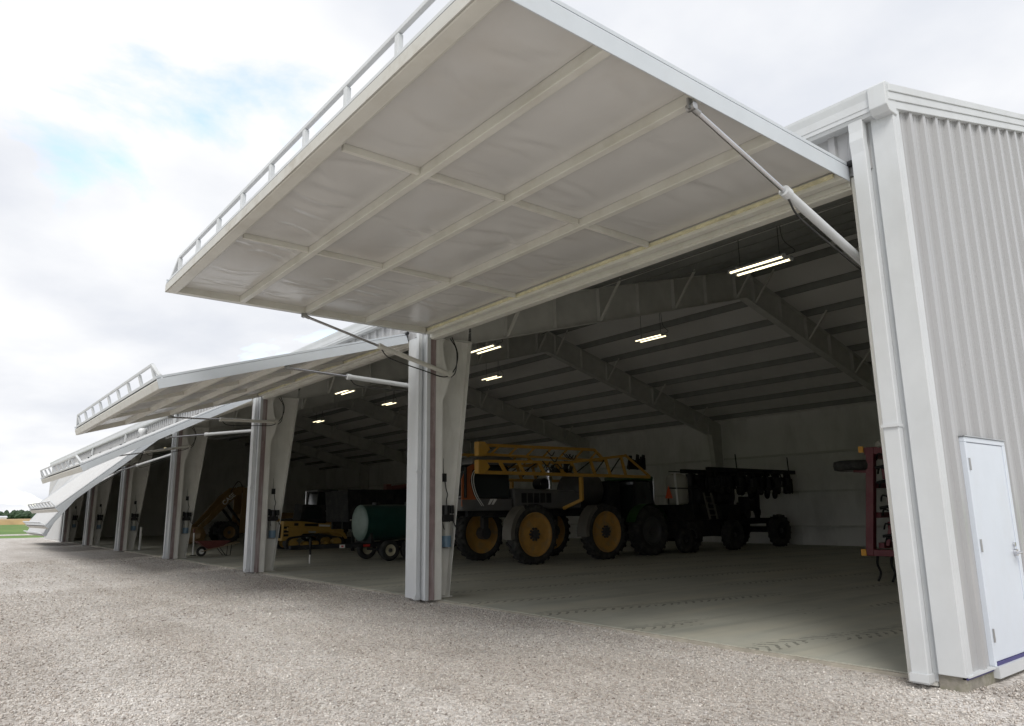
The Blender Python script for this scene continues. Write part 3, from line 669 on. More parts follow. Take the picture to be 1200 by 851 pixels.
for k in range(6):
    a = math.radians(ANG[k]); Rm = Matrix.Rotation(a, 3, 'X')
    d = empty('hydraulic_door', (-BAY * k, HY, HZ), Rm, shed); d['label'] = dlab[k]
    Mw = W[d.name]
    for (nm, me, bev) in pieces: link(nm, me, d, bev, loc=(0, 0, 0))
    inv = Mw.inverted()
    for side in (0, 1):
        xx = -BAY * k + (DW1 - 0.05 if side == 0 else DW0 + 0.05)
        up = Mw @ Vector((DW1 - 0.05 if side == 0 else DW0 + 0.07, -2.60, -0.045))
        lo = Vector((xx, 0.50 if side else 0.30, 4.28 if side else 4.12))
        if side: lo.x = -BAY * (k + 1) + 0.485; lo.y = 0.44
        dr = (up - lo).normalized(); L = (up - lo).length
        def put(nm, mb, m):
            o = mb.build(nm, m); o.parent = d; o.matrix_parent_inverse = inv; return o
        bl = min(1.62, L - 0.35)
        q = lo + dr * bl
        mb = MB().cyl(lo, q, 0.045, n=18); mb.cyl(q - dr * 0.06, q + dr * 0.02, 0.055, n=18); mb.cyl(lo - Vector((0.05, 0, 0)), lo + Vector((0.05, 0, 0)), 0.06, n=14)
        put('cylinder_barrel', mb, 'cream_steel' if side else 'white_trim')
        put('piston_rod', MB().cyl(q, up - dr * 0.08, 0.024, n=14), 'chrome')
        mb = MB().cyl(up - Vector((0.04, 0, 0)), up + Vector((0.04, 0, 0)), 0.035, n=12); mb.cyl(up - dr * 0.1, up, 0.03, n=10)
        upz = Mw.to_3x3() @ Vector((0, 0, 1)); mb.bar(up - upz * 0.03, up + upz * 0.07, 0.02, 0.10, Mw.to_3x3() @ Vector((0, 1, 0)))
        put('clevis', mb, 'steel')
        sg = Vector((0, 0, -0.10))
        path = bez([q - dr * 0.05 + Vector((0, 0, -0.05)), q - dr * 0.25 + sg * 1.5, lo + dr * 0.6 + sg * 1.3, lo + dr * 0.1 + sg * 0.9, lo + Vector((0, 0.14, 0.12)), lo + Vector((-0.05, 0.24, 0.45)), lo + Vector((-0.08, 0.12, 0.78))], 7)
        put('hydraulic_hose', MB().tube(path, 0.011, 6), 'black_rubber')
        if side:
            path = bez([lo + Vector((0, 0.05, -0.06)), lo + Vector((0.0, 0.16, 0.08)), lo + Vector((-0.02, 0.19, 0.5)), lo + Vector((-0.05, 0.06, 0.74))], 7)
            put('hydraulic_hose', MB().tube(path, 0.011, 6), 'black_rubber')

# ------------------------------------------------------------------ pump units on the columns
ORD = ['first', 'second', 'third', 'fourth', 'fifth', 'sixth']
def pump(k):
    X = -BAY * k + 0.008
    p = empty('hydraulic_pump', (X, 0.7, 0.95))
    tag(p, f'black door pump with blue fluid reservoir on the {ORD[k-1]} column from the entry-door end', 'pump', 'door pumps on the columns')
    mb = MB().cyl((X + 0.10, 0.71, 0.95), (X + 0.10, 0.71, 1.16), 0.105, n=20); mb.build('fluid', 'blue_fluid', p)
    mb = MB().cyl((X + 0.10, 0.71, 1.161), (X + 0.10, 0.71, 1.42), 0.105, n=20); mb.build('reservoir', 'reservoir', p)
    mb = MB().box((X, 0.585, 1.43), (X + 0.20, 0.835, 1.56)); mb.cyl((X + 0.10, 0.70, 1.56), (X + 0.10, 0.70, 1.74), 0.085, n=18); mb.box((X, 0.585, 1.58), (X + 0.07, 0.64, 1.77)); mb.build('motor', 'black_plastic', p, 0.008)
    mb = MB().box((X + 0.02, 0.80, 1.58), (X + 0.14, 0.88, 1.74)); mb.build('valve_block', 'black_plastic', p, 0.006)
    if k == 2: MB().cyl((X + 0.06, 0.83, 1.45), (X + 0.14, 0.87, 1.45), 0.045, n=12).build('gauge', 'loader_yellow', p)
    mb = MB().tube(bez([(X + 0.12, 0.62, 1.45), (X + 0.16, 0.63, 1.30), (X + 0.17, 0.70, 1.24), (X + 0.15, 0.74, 1.38), (X + 0.12, 0.80, 1.45)], 6), 0.012, 6)
    mb.tube(bez([(X + 0.12, 0.84, 1.58), (X + 0.16, 0.86, 1.40), (X + 0.14, 0.93, 1.30)], 6), 0.012, 6); mb.build('hose', 'black_rubber', p)
    mb = MB().box((X, 0.66, 2.20), (X + 0.05, 0.76, 2.36)); mb.build('receiver_box', 'black_plastic', p, 0.006)
    MB().cyl((X + 0.02, 0.70, 2.36), (X + 0.02, 0.695, 2.66), 0.006, 0.003, n=6).build('antenna', 'black_plastic', p)
    MB().tube(bez([(X + 0.02, 0.74, 2.20), (X + 0.03, 0.76, 2.05), (X + 0.02, 0.80, 1.95), (X + 0.03, 0.77, 1.85), (X + 0.05, 0.76, 1.74)], 6), 0.010, 6).build('cable', 'black_rubber', p)
    MB().box((X, 0.60, 0.92), (X + 0.02, 0.82, 1.45)).build('bracket', 'steel', p)
    for ch in KIDS(p): ch.matrix_parent_inverse = Matrix.Translation((0, -0.08, 0)) @ ch.matrix_parent_inverse
for k in range(1, 7): pump(k)

# ------------------------------------------------------------------ ceiling lights
def light(X, Y, Z, label, group):
    o = empty('ceiling_light', (X, Y, Z)); tag(o, label, 'light', group)
    for dy in (-0.13, 0.13):
        MB().prism([(Y + dy - 0.055, Z + 0.0), (Y + dy - 0.03, Z + 0.055), (Y + dy + 0.03, Z + 0.055), (Y + dy + 0.055, Z + 0.0), (Y + dy + 0.05, Z + 0.0), (Y + dy + 0.026, Z + 0.045), (Y + dy - 0.026, Z + 0.045), (Y + dy - 0.05, Z + 0.0)], X - 0.64, X + 0.64).build('reflector', 'galv', o)
    for dx in (-0.45, 0.45): MB().box((X + dx - 0.02, Y - 0.16, Z + 0.056), (X + dx + 0.02, Y + 0.16, Z + 0.075)).build('cross_strap', 'galv', o)
    for dy in (-0.13, 0.13):
        MB().cyl((X - 0.60, Y + dy, Z), (X + 0.60, Y + dy, Z), 0.024, n=10).build('tube', 'tube_glow', o)
    for dx in (-0.61, 0.61): 
        for dy in (-0.13, 0.13): MB().box((X + dx - 0.012, Y + dy - 0.05, Z - 0.026), (X + dx + 0.012, Y + dy + 0.05, Z + 0.04)).build('end_plate', 'lamp_white', o)
    for dx in (-0.45, 0.45): MB().cyl((X + dx, Y, Z + 0.06), (X + dx * 1.0, Y, zr(Y) - 0.0), 0.008, n=5).build('hanger', 'seam_dark', o)
    MB().tube(bez([(X + 0.6, Y, Z + 0.06), (X + 0.75, Y + 0.05, Z + 0.12), (X + 0.55, Y, Z + 0.4), (X + 0.5, Y, zr(Y) - 0.02)], 5), 0.008, 5).build('cord', 'seam_dark', o)
for i, X in enumerate((-4.7, -14.0, -23.5, -32.7, -42.0, -52.2)):
    light(X, 5.25, 6.38, f'lit fluorescent light in the row near the doors, {ORD[i]} bay from the entry-door end', 'lights in the row near the doors')
for i, X in enumerate((-4.6, -13.6, -23.1, -32.7, -42.2)):
    light(X, 12.3, 7.62, f'lit fluorescent light in the row under the ridge, {ORD[i]} bay from the entry-door end', 'lights in the row under the ridge')

# wall lamp above a far door
wl = empty('wall_lamp', (-32.4, -0.04, 5.3)); tag(wl, 'white round wall lamp on the fascia under the gutter', 'lamp')
MB().box((-32.48, -0.06, 5.36), (-32.32, -0.034, 5.5)).build('back_plate', 'white_trim', wl)
MB().cyl((-32.4, -0.06, 5.45), (-32.4, -0.2, 5.45), 0.03, n=8).build('arm', 'white_trim', wl)
mb = MB().lathe([(0.13, 0.0), (0.13, 0.10), (0.10, 0.155), (0.0, 0.17), (-0.10, 0.13), (-0.15, 0.05), (-0.155, 0.0)], (-32.4, -0.22, 5.33), 'z', 18); mb.build('globe', 'globe', wl)

# ------------------------------------------------------------------ wheels
def wheel(parent, x, y, r, w, rr, rim_m, out=1, lugs=0, hub='dark_body', hubr=0.25):
    """tyre with a dished rim; axle along x, outer face towards out*x"""
    wh = empty('wheel', (x, y, r), parent=parent)
    h = w / 2; s = out
    prof = [(-h * 0.75, rr), (-h, rr + (r - rr) * 0.35), (-h * 0.96, r * 0.93), (-h * 0.7, r - 0.012), (0, r), (h * 0.7, r - 0.012), (h * 0.96, r * 0.93), (h, rr + (r - rr) * 0.35), (h * 0.75, rr)]
    mb = MB().lathe(prof, (x, y, r), 'x', 40)
    if lugs:
        for i in range(lugs):
            for sd in (-1, 1):
                q = 2 * math.pi * (i + (0.5 if sd > 0 else 0)) / lugs
                def pt(a, rad, xo): return (x + xo, y + rad * math.cos(a), r + rad * math.sin(a))
                mb.add([pt(q - 0.035, r - 0.02, sd * h * 0.98), pt(q + 0.05, r - 0.02, sd * h * 0.98), pt(q + 0.16, r - 0.02, 0.01 * sd), pt(q + 0.09, r - 0.02, 0.01 * sd),
                        pt(q - 0.035, r + 0.02, sd * h * 0.9), pt(q + 0.05, r + 0.02, sd * h * 0.9), pt(q + 0.16, r + 0.03, 0.01 * sd), pt(q + 0.09, r + 0.03, 0.01 * sd)],
                       [(0, 1, 2, 3), (4, 5, 6, 7), (0, 1, 5, 4), (1, 2, 6, 5), (2, 3, 7, 6), (3, 0, 4, 7)])
                mb.add([pt(q - 0.035, r - 0.02, sd * h * 0.98), pt(q + 0.05, r - 0.02, sd * h * 0.98), pt(q + 0.03, r * 0.86, sd * h * 1.0), pt(q - 0.05, r * 0.86, sd * h * 1.0),
                        pt(q - 0.035, r + 0.02, sd * h * 0.9), pt(q + 0.05, r + 0.02, sd * h * 0.9), pt(q + 0.03, r * 0.88, sd * h * 1.06), pt(q - 0.05, r * 0.88, sd * h * 1.06)],
                       [(0, 1, 2, 3), (4, 5, 6, 7), (0, 1, 5, 4), (1, 2, 6, 5), (2, 3, 7, 6), (3, 0, 4, 7)])
    mb.build('tyre', 'black_rubber', wh)
    prof = [(s * h * 0.80, rr * 1.01), (s * h * 0.84, rr * 0.97), (s * h * 0.62, rr * 0.90), (s * h * 0.50, rr * 0.84), (s * h * 0.42, rr * 0.6), (s * h * 0.5, rr * 0.40), (s * h * 0.5, 0.0)]
    MB().lathe(prof, (x, y, r), 'x', 36).build('rim', rim_m, wh)
    MB().lathe([(-s * h * 0.75, rr * 1.01), (-s * h * 0.4, rr * 0.85), (-s * h * 0.3, 0.0)], (x, y, r), 'x', 24).build('rim_back', rim_m, wh)
    mb = MB().cyl((x + s * h * 0.4, y, r), (x + s * (h * 0.5 + 0.06), y, r), rr * hubr * 0.8, n=16)
    for i in range(10):
        q = 2 * math.pi * i / 10; mb.cyl((x + s * h * 0.45, y + rr * hubr * 1.05 * math.cos(q), r + rr * hubr * 1.05 * math.sin(q)), (x + s * (h * 0.5 + 0.035), y + rr * hubr * 1.05 * math.cos(q), r + rr * hubr * 1.05 * math.sin(q)), rr * 0.06, n=8)
    mb.build('hub', hub, wh)
    return wh
FZ = 0.02    # floor level
def lift(root):  # set a finished thing on the slab
    root.location.z += FZ

# ------------------------------------------------------------------ self-propelled sprayer
sp_ = empty('crop_sprayer', (-15.85, 8.9, 0)); tag(sp_, 'high-clearance crop sprayer with amber wheels and folded amber booms', 'sprayer')
for y in (7.35, 10.45):
    wheel(sp_, -14.52, y, 0.89, 0.44, 0.66, 'rim_amber', 1, 22); wheel(sp_, -17.30, y, 0.89, 0.44, 0.66, 'rim_amber', -1, 22)
    for sx, xo in ((1, -14.9), (-1, -16.9)):
        MB().bar((xo + 0.1 * sx, y, 0.89), (xo + 0.1 * sx, y, 1.6), 0.18, 0.22, (0, 1, 0)).build('leg_strut', 'dark_body', sp_, 0.01)
        MB().cyl((xo, y, 0.89), (xo + 0.3 * sx, y, 0.89), 0.2, n=16).build('wheel_motor', 'dark_body', sp_)
    # quarter fender hanging ahead of the wheel
    mb = MB(); pts = []
    for i in range(9):
        q = math.radians(188 - i * 8.5); pts.append((y + 1.0 * math.cos(q), 0.89 + 1.0 * math.sin(q)))
    vs = [(x, p[0], p[1]) for x in (-14.74, -14.30) for p in pts]; n = len(pts)
    mb.add(vs, [(i, i + 1, n + i + 1, n + i) for i in range(n - 1)], True)
    vs = [(-14.30 + 0.0, p[0], p[1]) for p in pts] + [(-14.30, y + (p[0] - y) * 0.86, 0.89 + (p[1] - 0.89) * 0.86) for p in pts]; mb.add(vs, [(i, i + 1, n + i + 1, n + i) for i in range(n - 1)])
    mb.build('fender', 'fender_grey', sp_)
for x in (-15.25, -16.45): MB().box((x - 0.08, 5.4, 1.45), (x + 0.08, 11.9, 1.66)).build('frame_rail', 'black_steel', sp_, 0.01)
for y in (7.35, 10.45): MB().box((-17.0, y - 0.12, 1.40), (-14.7, y + 0.12, 1.62)).build('axle_beam', 'black_steel', sp_, 0.01)
# cab
mb = MB().prism([(5.05, 1.62), (6.95, 1.62), (6.95, 1.98), (5.0, 1.98)], -16.75, -14.95); mb.build('cab_base', 'grey_body', sp_, 0.04)
mb = MB().prism([(5.0, 1.99), (6.9, 1.99), (6.85, 2.98), (5.55, 3.02), (5.25, 2.75)], -16.68, -14.99); mb.build('cab_glazing', 'cab_glass', sp_, 0.06)
mb = MB().prism([(5.35, 3.0), (7.05, 3.0), (7.0, 3.2), (6.8, 3.28), (5.7, 3.26), (5.4, 3.16)], -16.8, -14.9); mb.build('cab_roof', 'grey_body', sp_, 0.05)
mb = MB().prism([(5.02, 1.75), (5.72, 1.75), (5.45, 2.1), (5.33, 2.5), (5.42, 2.82), (5.72, 3.02), (5.55, 3.06), (5.22, 2.9), (5.02, 2.55)], -14.975, -14.955); mb.build('cab_side_panel', 'orange_panel', sp_)
mb = MB()
pts = bez([(0, 5.74, 1.76), (0, 5.49, 2.1), (0, 5.37, 2.5), (0, 5.46, 2.80), (0, 5.85, 3.02)], 6)
for off in (0.0, 0.07):
    q = [(p.y + off, p.z) for p in pts]; q2 = [(a + 0.028, b) for a, b in q]; mb.prism(q + q2[::-1], -14.956, -14.945)
mb.build('pinstripe', 'white_paint', sp_)
mb = MB(); 
for i in range(2): mb.prism([(5.98 + i * 0.14, 1.80), (6.06 + i * 0.14, 1.80), (6.20 + i * 0.14, 1.97), (6.08 + i * 0.14, 1.97)], -14.957, -14.945)
mb.build('emblem', 'white_paint', sp_)
mb = MB().box((-14.95, 5.1, 2.0), (-14.85, 5.14, 2.9)); mb.build('mirror_arm', 'black_steel', sp_)
# hood, tank and rear
mb = MB().prism([(7.0, 1.66), (9.9, 1.66), (9.9, 2.1), (9.6, 2.25), (7.0, 2.30)], -16.6, -14.95); mb.build('engine_hood', 'grey_body', sp_, 0.05)
for i in range(5): MB().box((-14.953, 7.3 + i * 0.26, 1.85), (-14.935, 7.5 + i * 0.26, 2.15)).build('vent_grille', 'black_steel', sp_)
mb = MB().lathe([(9.95, 0.0), (9.97, 0.45), (10.15, 0.62), (11.2, 0.62), (11.38, 0.45), (11.4, 0)], (-15.8, 0, 2.28), 'y', 28); mb.build('product_tank', 'dark_body', sp_)
MB().cyl((-15.1, 8.6, 2.3), (-15.1, 8.6, 3.0), 0.09, n=14).build('exhaust', 'chrome', sp_)
mb = MB().lathe([(-0.2, 0.18), (0.2, 0.18)], (-15.0, 8.15, 2.45), 'x', 20); mb.build('air_cleaner', 'black_plastic', sp_)
MB().box((-16.5, 11.4, 1.5), (-15.2, 12.05, 2.6)).build('boom_mast', 'black_steel', sp_, 0.02)
for i in range(5): MB().bar((-14.88, 6.95 + 0.02 * i, 0.75 + i * 0.22), (-14.62, 6.95 + 0.02 * i, 0.75 + i * 0.22), 0.06, 0.03).build('ladder_rung', 'black_steel', sp_)
# folded booms, one on each flank
for sx, X in ((1, -13.95), (-1, -17.75)):
    b = empty('spray_boom', (X, 8.5, 2.6), parent=sp_)
    A = 'amber'
    # lower truss
    MB().bar((X, 4.95, 2.70), (X, 12.25, 2.70), 0.09, 0.10).build('lower_chord', A, b, 0.01)
    top = [(4.95, 3.02), (8.4, 3.08), (11.1, 3.40)]
    for p, q in zip(top[:-1], top[1:]): MB().bar((X, p[0], p[1]), (X, q[0], q[1]), 0.07, 0.08).build('upper_chord', A, b, 0.008)
    MB().bar((X, 11.05, 3.42), (X, 12.25, 2.72), 0.07, 0.07).build('end_stay', A, b, 0.008)
    ys = [5.9, 6.6, 7.4, 8.2, 8.75, 9.6, 10.3, 11.05]
    for i, y in enumerate(ys):
        zt = 3.02 + (y - 4.95) * 0.017 if y < 8.4 else 3.08 + (y - 8.4) * 0.1185
        MB().bar((X, y, 2.72), (X, y - 0.22, zt), 0.05, 0.10, (0, 1, 0)).build('lattice_bar', A, b)
        if i < len(ys) - 1: MB().bar((X - 0.06, y, 2.74), (X - 0.06, ys[i + 1] - 0.2, zt), 0.03, 0.03).build('spray_line', 'black_steel', b)
    # upper folded section
    X2 = X - 0.16 * sx
    MB().bar((X2, 4.95, 3.50), (X2, 9.75, 3.55), 0.10, 0.09).build('upper_chord', A, b, 0.01)
    MB().bar((X2, 5.2, 3.24), (X2, 10.2, 3.20), 0.08, 0.07).build('lower_chord', A, b, 0.01)
    for i in range(7):
        y = 5.5 + i * 0.68; MB().bar((X2, y, 3.26), (X2, y + 0.3, 3.50), 0.05, 0.05).build('lattice_bar', A, b)
    MB().bar((X2, 9.75, 3.55), (X2, 10.2, 3.22), 0.08, 0.07).build('end_stay', A, b)
    for z0, z1 in ((2.66, 3.06), (3.16, 3.58)):
        mb = MB().prism([(4.86, z0), (5.12, z0), (5.3, (z0 + z1) / 2), (5.12, z1), (4.86, z1)], X - 0.14, X + 0.08); mb.build('boom_tip', A, b, 0.03)
    mb = MB()
    for i in range(12):
        y = 7.2 + random.uniform(0, 1.3); z = 2.85 + random.uniform(0, 0.6); mb.tube(bez([(X + 0.06, y, z), (X + 0.11, y + 0.15, z - 0.15), (X + 0.08, y + 0.3, z - 0.02)], 4), 0.018, 5)
    mb.build('hose_bundle', 'black_rubber', b)
    MB().bar((X - 0.1 * sx, 9.05, 1.9), (X - 0.1 * sx, 9.05, 2.64), 0.12, 0.10, (0, 1, 0)).build('boom_cradle', A, b, 0.01)
    MB().bar((X - 0.1 * sx, 9.05, 1.92), (X - 0.75 * sx, 8.85, 1.66), 0.10, 0.10).build('cradle_arm', A, b, 0.01)
    mb = MB()
    for i in range(9): 
        y = 11.3 + 0.1 * i; mb.bar((X - 0.1, y, 2.95), (X - 0.1, y + random.uniform(-.12, .12), 3.35 + random.uniform(-.1, .15)), 0.05, 0.12)
    mb.build('nozzle_cluster', 'black_steel', b)
lift(sp_)

# ------------------------------------------------------------------ green tank trailer
tk = empty('tank_trailer', (-20.25, 5.5, 0)); tag(tk, 'dark green tank trailer with cream wheels and a long black tongue', 'trailer')
mb = MB().lathe([(4.42, 0.61), (8.1, 0.61)], (-20.25, 0, 1.27), 'y', 40); mb.build('tank', 'tank_green', tk)
mb = MB().lathe([(4.42, 0.61), (4.40, 0.60), (4.37, 0.50), (4.355, 0.3), (4.35, 0.0)], (-20.25, 0, 1.27), 'y', 40); mb.build('tank_end', 'tank_end', tk)  # door-facing end, daylight put into its colour
mb = MB().lathe([(8.1, 0.61), (8.15, 0.50), (8.17, 0.0)], (-20.25, 0, 1.27), 'y', 40); mb.build('tank_end', 'tank_green', tk)
for y in (5.0, 6.3): MB().cyl((-20.25, y, 1.85), (-20.25, y, 1.96), 0.12, n=16).build('filler_cap', 'black_plastic', tk)
for y in (5.12, 5.92):
    wheel(tk, -19.42, y, 0.355, 0.22, 0.19, 'cream_rim', 1, 0, hubr=0.34); wheel(tk, -21.08, y, 0.355, 0.22, 0.19, 'cream_rim', -1, 0, hubr=0.34)
    MB().cyl((-21.0, y, 0.355), (-19.5, y, 0.355), 0.04, n=10).build('axle', 'black_steel', tk)
for x in (-19.7, -20.8): MB().box((x - 0.04, 4.2, 0.47), (x + 0.04, 8.2, 0.60)).build('frame_rail', 'black_steel', tk)
for y in (4.6, 7.4): MB().prism([(-20.85, 0.6), (-19.65, 0.6), (-19.75, 0.95), (-20.25, 0.70), (-20.75, 0.95)], y - 0.05, y + 0.05, 'y').build('saddle', 'black_steel', tk)
for x in (-19.7, -20.8): MB().bar((x, 4.25, 0.535), (-20.25, 2.3, 0.535), 0.08, 0.12).build('tongue_rail', 'black_steel', tk)
MB().box((-20.33, 1.95, 0.47), (-20.17, 2.35, 0.60)).build('coupler', 'black_steel', tk, 0.02)
mb = MB().cyl((-20.08, 2.58, 0.30), (-20.08, 2.58, 0.82), 0.04, n=12); mb.build('jack_post', 'black_steel', tk); MB().cyl((-20.08, 2.58, 0.02), (-20.08, 2.58, 0.30), 0.028, n=10).build('jack_foot', 'white_paint', tk)
mb = MB().tube([(-20.08, 2.58, 0.80), (-20.0, 2.55, 0.84), (-20.0, 2.40, 0.84)], 0.014, 6); mb.build('jack_crank', 'steel', tk)
MB().bar((-19.86, 3.62 - 0.12, 0.53), (-19.86 + 0.05, 3.62 + 0.05, 0.53), 0.012, 0.11).build('sticker', 'white_paint', tk)
MB().bar((-19.835, 3.55, 0.53), (-19.81, 3.62, 0.53), 0.012, 0.05).build('sticker_mark', 'red_lens', tk)
MB().box((-19.655, 4.26, 0.50), (-19.64, 4.5, 0.57)).build('reflector', 'red_lens', tk)
lift(tk)

# ------------------------------------------------------------------ yellow track loader
tl = empty('track_loader', (-30.2, 6.9, 0)); tag(tl, 'small yellow track loader with a black cab behind the tank trailer tongue', 'loader')
mb = MB().prism([(5.3, 0.42), (6.0, 0.42), (6.3, 0.72), (7.6, 0.72), (7.85, 0.5), (8.25, 0.5), (8.35, 0.95), (8.1, 1.12), (7.0, 1.18), (6.2, 1.28), (5.35, 1.30)], -30.95, -29.62); mb.build('body', 'loader_yellow', tl, 0.03)
mb = MB().prism([(5.5, 1.02), (7.6, 0.93), (8.3, 0.72), (8.45, 0.45), (8.35, 0.42), (8.15, 0.66), (7.5, 0.80), (5.5, 0.86)], -29.60, -29.48); mb.build('lift_arm', 'loader_yellow', tl, 0.02)
MB().prism([(6.35, 1.05), (7.0, 1.03), (7.0, 1.16), (6.35, 1.17)], -29.617, -29.606).build('stripe', 'black_plastic', tl)
MB().prism([(7.05, 1.03), (7.6, 1.00), (7.6, 1.09), (7.05, 1.12)], -29.617, -29.606).build('decal', 'white_paint', tl)
MB().prism([(5.85, 1.08), (6.05, 1.08), (6.05, 1.2), (5.85, 1.2)], -29.617, -29.606).build('emblem', 'black_plastic', tl)
MB().box((-30.8, 5.255, 0.55), (-29.8, 5.31, 1.15)).build('rear_grille', 'black_steel', tl)
for i in range(3): MB().box((-29.625, 5.38, 0.62 + i * 0.17), (-29.608, 5.6, 0.72 + i * 0.17)).build('vent', 'black_steel', tl)
for x0, x1 in ((-31.0, -30.62), (-29.9, -29.52)):
    tr = empty('track', (x0, 6.9, 0), parent=tl)
    pts = [(5.75 + 0.30 * math.cos(q), 0.31 + 0.29 * math.sin(q)) for q in np.linspace(math.pi / 2, 3 * math.pi / 2, 9)] + [(8.0 + 0.26 * math.cos(q), 0.28 + 0.26 * math.sin(q)) for q in np.linspace(-math.pi / 2, math.pi / 2, 9)] + [(7.0, 0.72)]
    inn = [(6.9 + (p[0] - 6.9) * 0.93, 0.31 + (p[1] - 0.31) * 0.75) for p in pts]
    mb = MB(); n = len(pts)
    vs = [(x, p[0], p[1]) for x in (x0, x1) for p in pts] + [(x, p[0], p[1]) for x in (x0, x1) for p in inn]
    mb.add(vs, [(i, (i + 1) % n, n + (i + 1) % n, n + i) for i in range(n)] + [(2 * n + i, 2 * n + (i + 1) % n, 3 * n + (i + 1) % n, 3 * n + i) for i in range(n)] + [(i, (i + 1) % n, 2 * n + (i + 1) % n, 2 * n + i) for i in range(n)] + [(n + i, n + (i + 1) % n, 3 * n + (i + 1) % n, 3 * n + i) for i in range(n)])
    mb.build('belt', 'black_rubber', tr)
    for y in (5.8, 6.4, 6.9, 7.4, 7.95): MB().cyl((x0 + 0.03, y, 0.22 if 6 < y < 7.8 else 0.3), (x1 + 0.005, y, 0.22 if 6 < y < 7.8 else 0.3), 0.13 if 6 < y < 7.8 else 0.2, n=16).build('roller', 'loader_yellow', tr)
mb = MB().prism([(6.2, 1.30), (7.5, 1.2), (7.4, 2.0), (6.3, 2.05)], -30.75, -29.8); mb.build('cab', 'black_steel', tl, 0.03)
mb = MB().prism([(6.4, 1.42), (7.3, 1.36), (7.22, 1.88), (6.45, 1.92)], -29.803, -29.79); mb.build('cab_window', 'cab_glass', tl)
MB().cyl((-29.95, 6.25, 1.3), (-29.95, 6.25, 1.8), 0.02, n=8).build('post', 'black_steel', tl)
mb = MB().box((-30.95, 8.42, 0.05), (-29.5, 8.75, 0.5)); mb.build('bucket', 'black_steel', tl, 0.03)
MB().box((-29.61, 6.55, 0.74), (-29.59, 6.9, 0.9)).build('data_plate', 'white_plastic', tl)
lift(tl)

# ------------------------------------------------------------------ tractor behind it
def tractor(name, label, X, Y, body_m, rim_m, flip=1, cabh=2.75):
    t = empty(name, (X, Y, 0)); tag(t, label, 'tractor')
    def y(v): return Y + flip * v
    for sx in (1, -1):
        wheel(t, X + sx * 0.95, y(0.95), 0.85, 0.48, 0.50, rim_m, sx, 20); wheel(t, X + sx * 0.85, y(-1.45), 0.55, 0.34, 0.32, rim_m, sx, 16)
    mb = MB().prism([(y(-2.0), 0.75), (y(0.2), 0.75), (y(0.2), 1.45), (y(-1.7), 1.35), (y(-2.0), 1.15)], X - 0.38, X + 0.38); mb.build('hood', body_m, t, 0.06)
    MB().box((X - 0.3, y(-1.9), 0.5), (X + 0.3, y(1.3), 0.75)).build('chassis', 'black_steel', t)
    mb = MB().prism([(y(0.2), 1.1), (y(1.35), 1.1), (y(1.25), cabh - 0.12), (y(0.35), cabh - 0.12)], X - 0.66, X + 0.66); mb.build('cab_glazing', 'cab_glass', t, 0.04)
    MB().box((X - 0.72, y(0.25), cabh - 0.11), (X + 0.72, y(1.4), cabh + 0.05)).build('cab_roof', body_m, t, 0.05)
    for sx in (1, -1):
        for a, b in ((0.2, 0.35), (1.35, 1.25)): MB().bar((X + sx * 0.66, y(a), 1.1), (X + sx * 0.66, y(b), cabh - 0.1), 0.06, 0.06).build('cab_pillar', 'black_steel', t)
        mb = MB(); pts = [(y(0.95) + 0.95 * math.cos(q), 0.85 + 0.95 * math.sin(q)) for q in np.linspace(0.35, 2.8, 10)]; n = len(pts)
        mb.add([(X + sx * v, p[0], p[1]) for v in (0.7, 1.15) for p in pts], [(i, i + 1, n + i + 1, n + i) for i in range(n - 1)], True); mb.build('fender', body_m, t)
    MB().cyl((X + 0.3, y(-0.2), 1.4), (X + 0.3, y(-0.2), 2.75), 0.045, n=10).build('exhaust', 'chrome', t)
    lift(t); return t
tractor('tractor', 'dark tractor with amber wheel rims beyond the yellow track loader', -33.6, 8.1, 'dark_body', 'rim_amber', 1, 2.8)
tg = tractor('tractor', 'green tractor with an orange warning triangle behind the crop sprayer', -15.7, 13.9, 'green_paint', 'dark_body', -1, 2.75)
MB().prism([(13.58, 1.98), (13.98, 1.98), (13.78, 2.42)], -14.42, -14.40).build('warning_triangle', 'signal_orange', tg)
MB().bar((-14.43, 13.78, 1.2), (-14.43, 13.78, 2.2), 0.03, 0.03, (0, 1, 0)).build('sign_post', 'black_steel', tg)
MB().bar((-15.0, 13.78, 1.25), (-14.42, 13.78, 1.25), 0.04, 0.04).build('sign_arm', 'black_steel', tg)

# ------------------------------------------------------------------ black grain trailer
gt = empty('grain_trailer', (-26.0, 8.0, 0)); tag(gt, 'black high-sided grain trailer beyond the dark green tank', 'trailer')
mb = MB().prism([(6.3, 1.25), (12.5, 1.25), (12.7, 2.55), (6.2, 2.55)], -27.2, -25.0); mb.build('box', 'black_steel', gt, 0.02)
mb = MB()
for i in range(8): MB().box((-25.0, 6.8 + i * 0.75, 1.27), (-24.96, 6.87 + i * 0.75, 2.5)).build('stake', 'black_steel', gt)
MB().box((-25.0, 6.2, 2.48), (-24.94, 12.7, 2.58)).build('top_rail', 'black_steel', gt)
for i in range(3): MB().box((-24.998, 6.35 + 0.38 * i, 1.30), (-24.97, 6.53 + 0.38 * i, 1.36)).build('marker_lamp', 'white_plastic', gt)
for y in (10.3, 11.4): wheel(gt, -25.2, y, 0.5, 0.28, 0.28, 'steel', 1); wheel(gt, -27.0, y, 0.5, 0.28, 0.28, 'steel', -1)
for y in (10.3, 11.4): MB().cyl((-27, y, 0.5), (-25.2, y, 0.5), 0.06, n=10).build('axle', 'black_steel', gt)
for x in (-25.6, -26.6): MB().box((x - 0.06, 6.3, 0.95), (x + 0.06, 12.5, 1.25)).build('frame_rail', 'black_steel', gt)
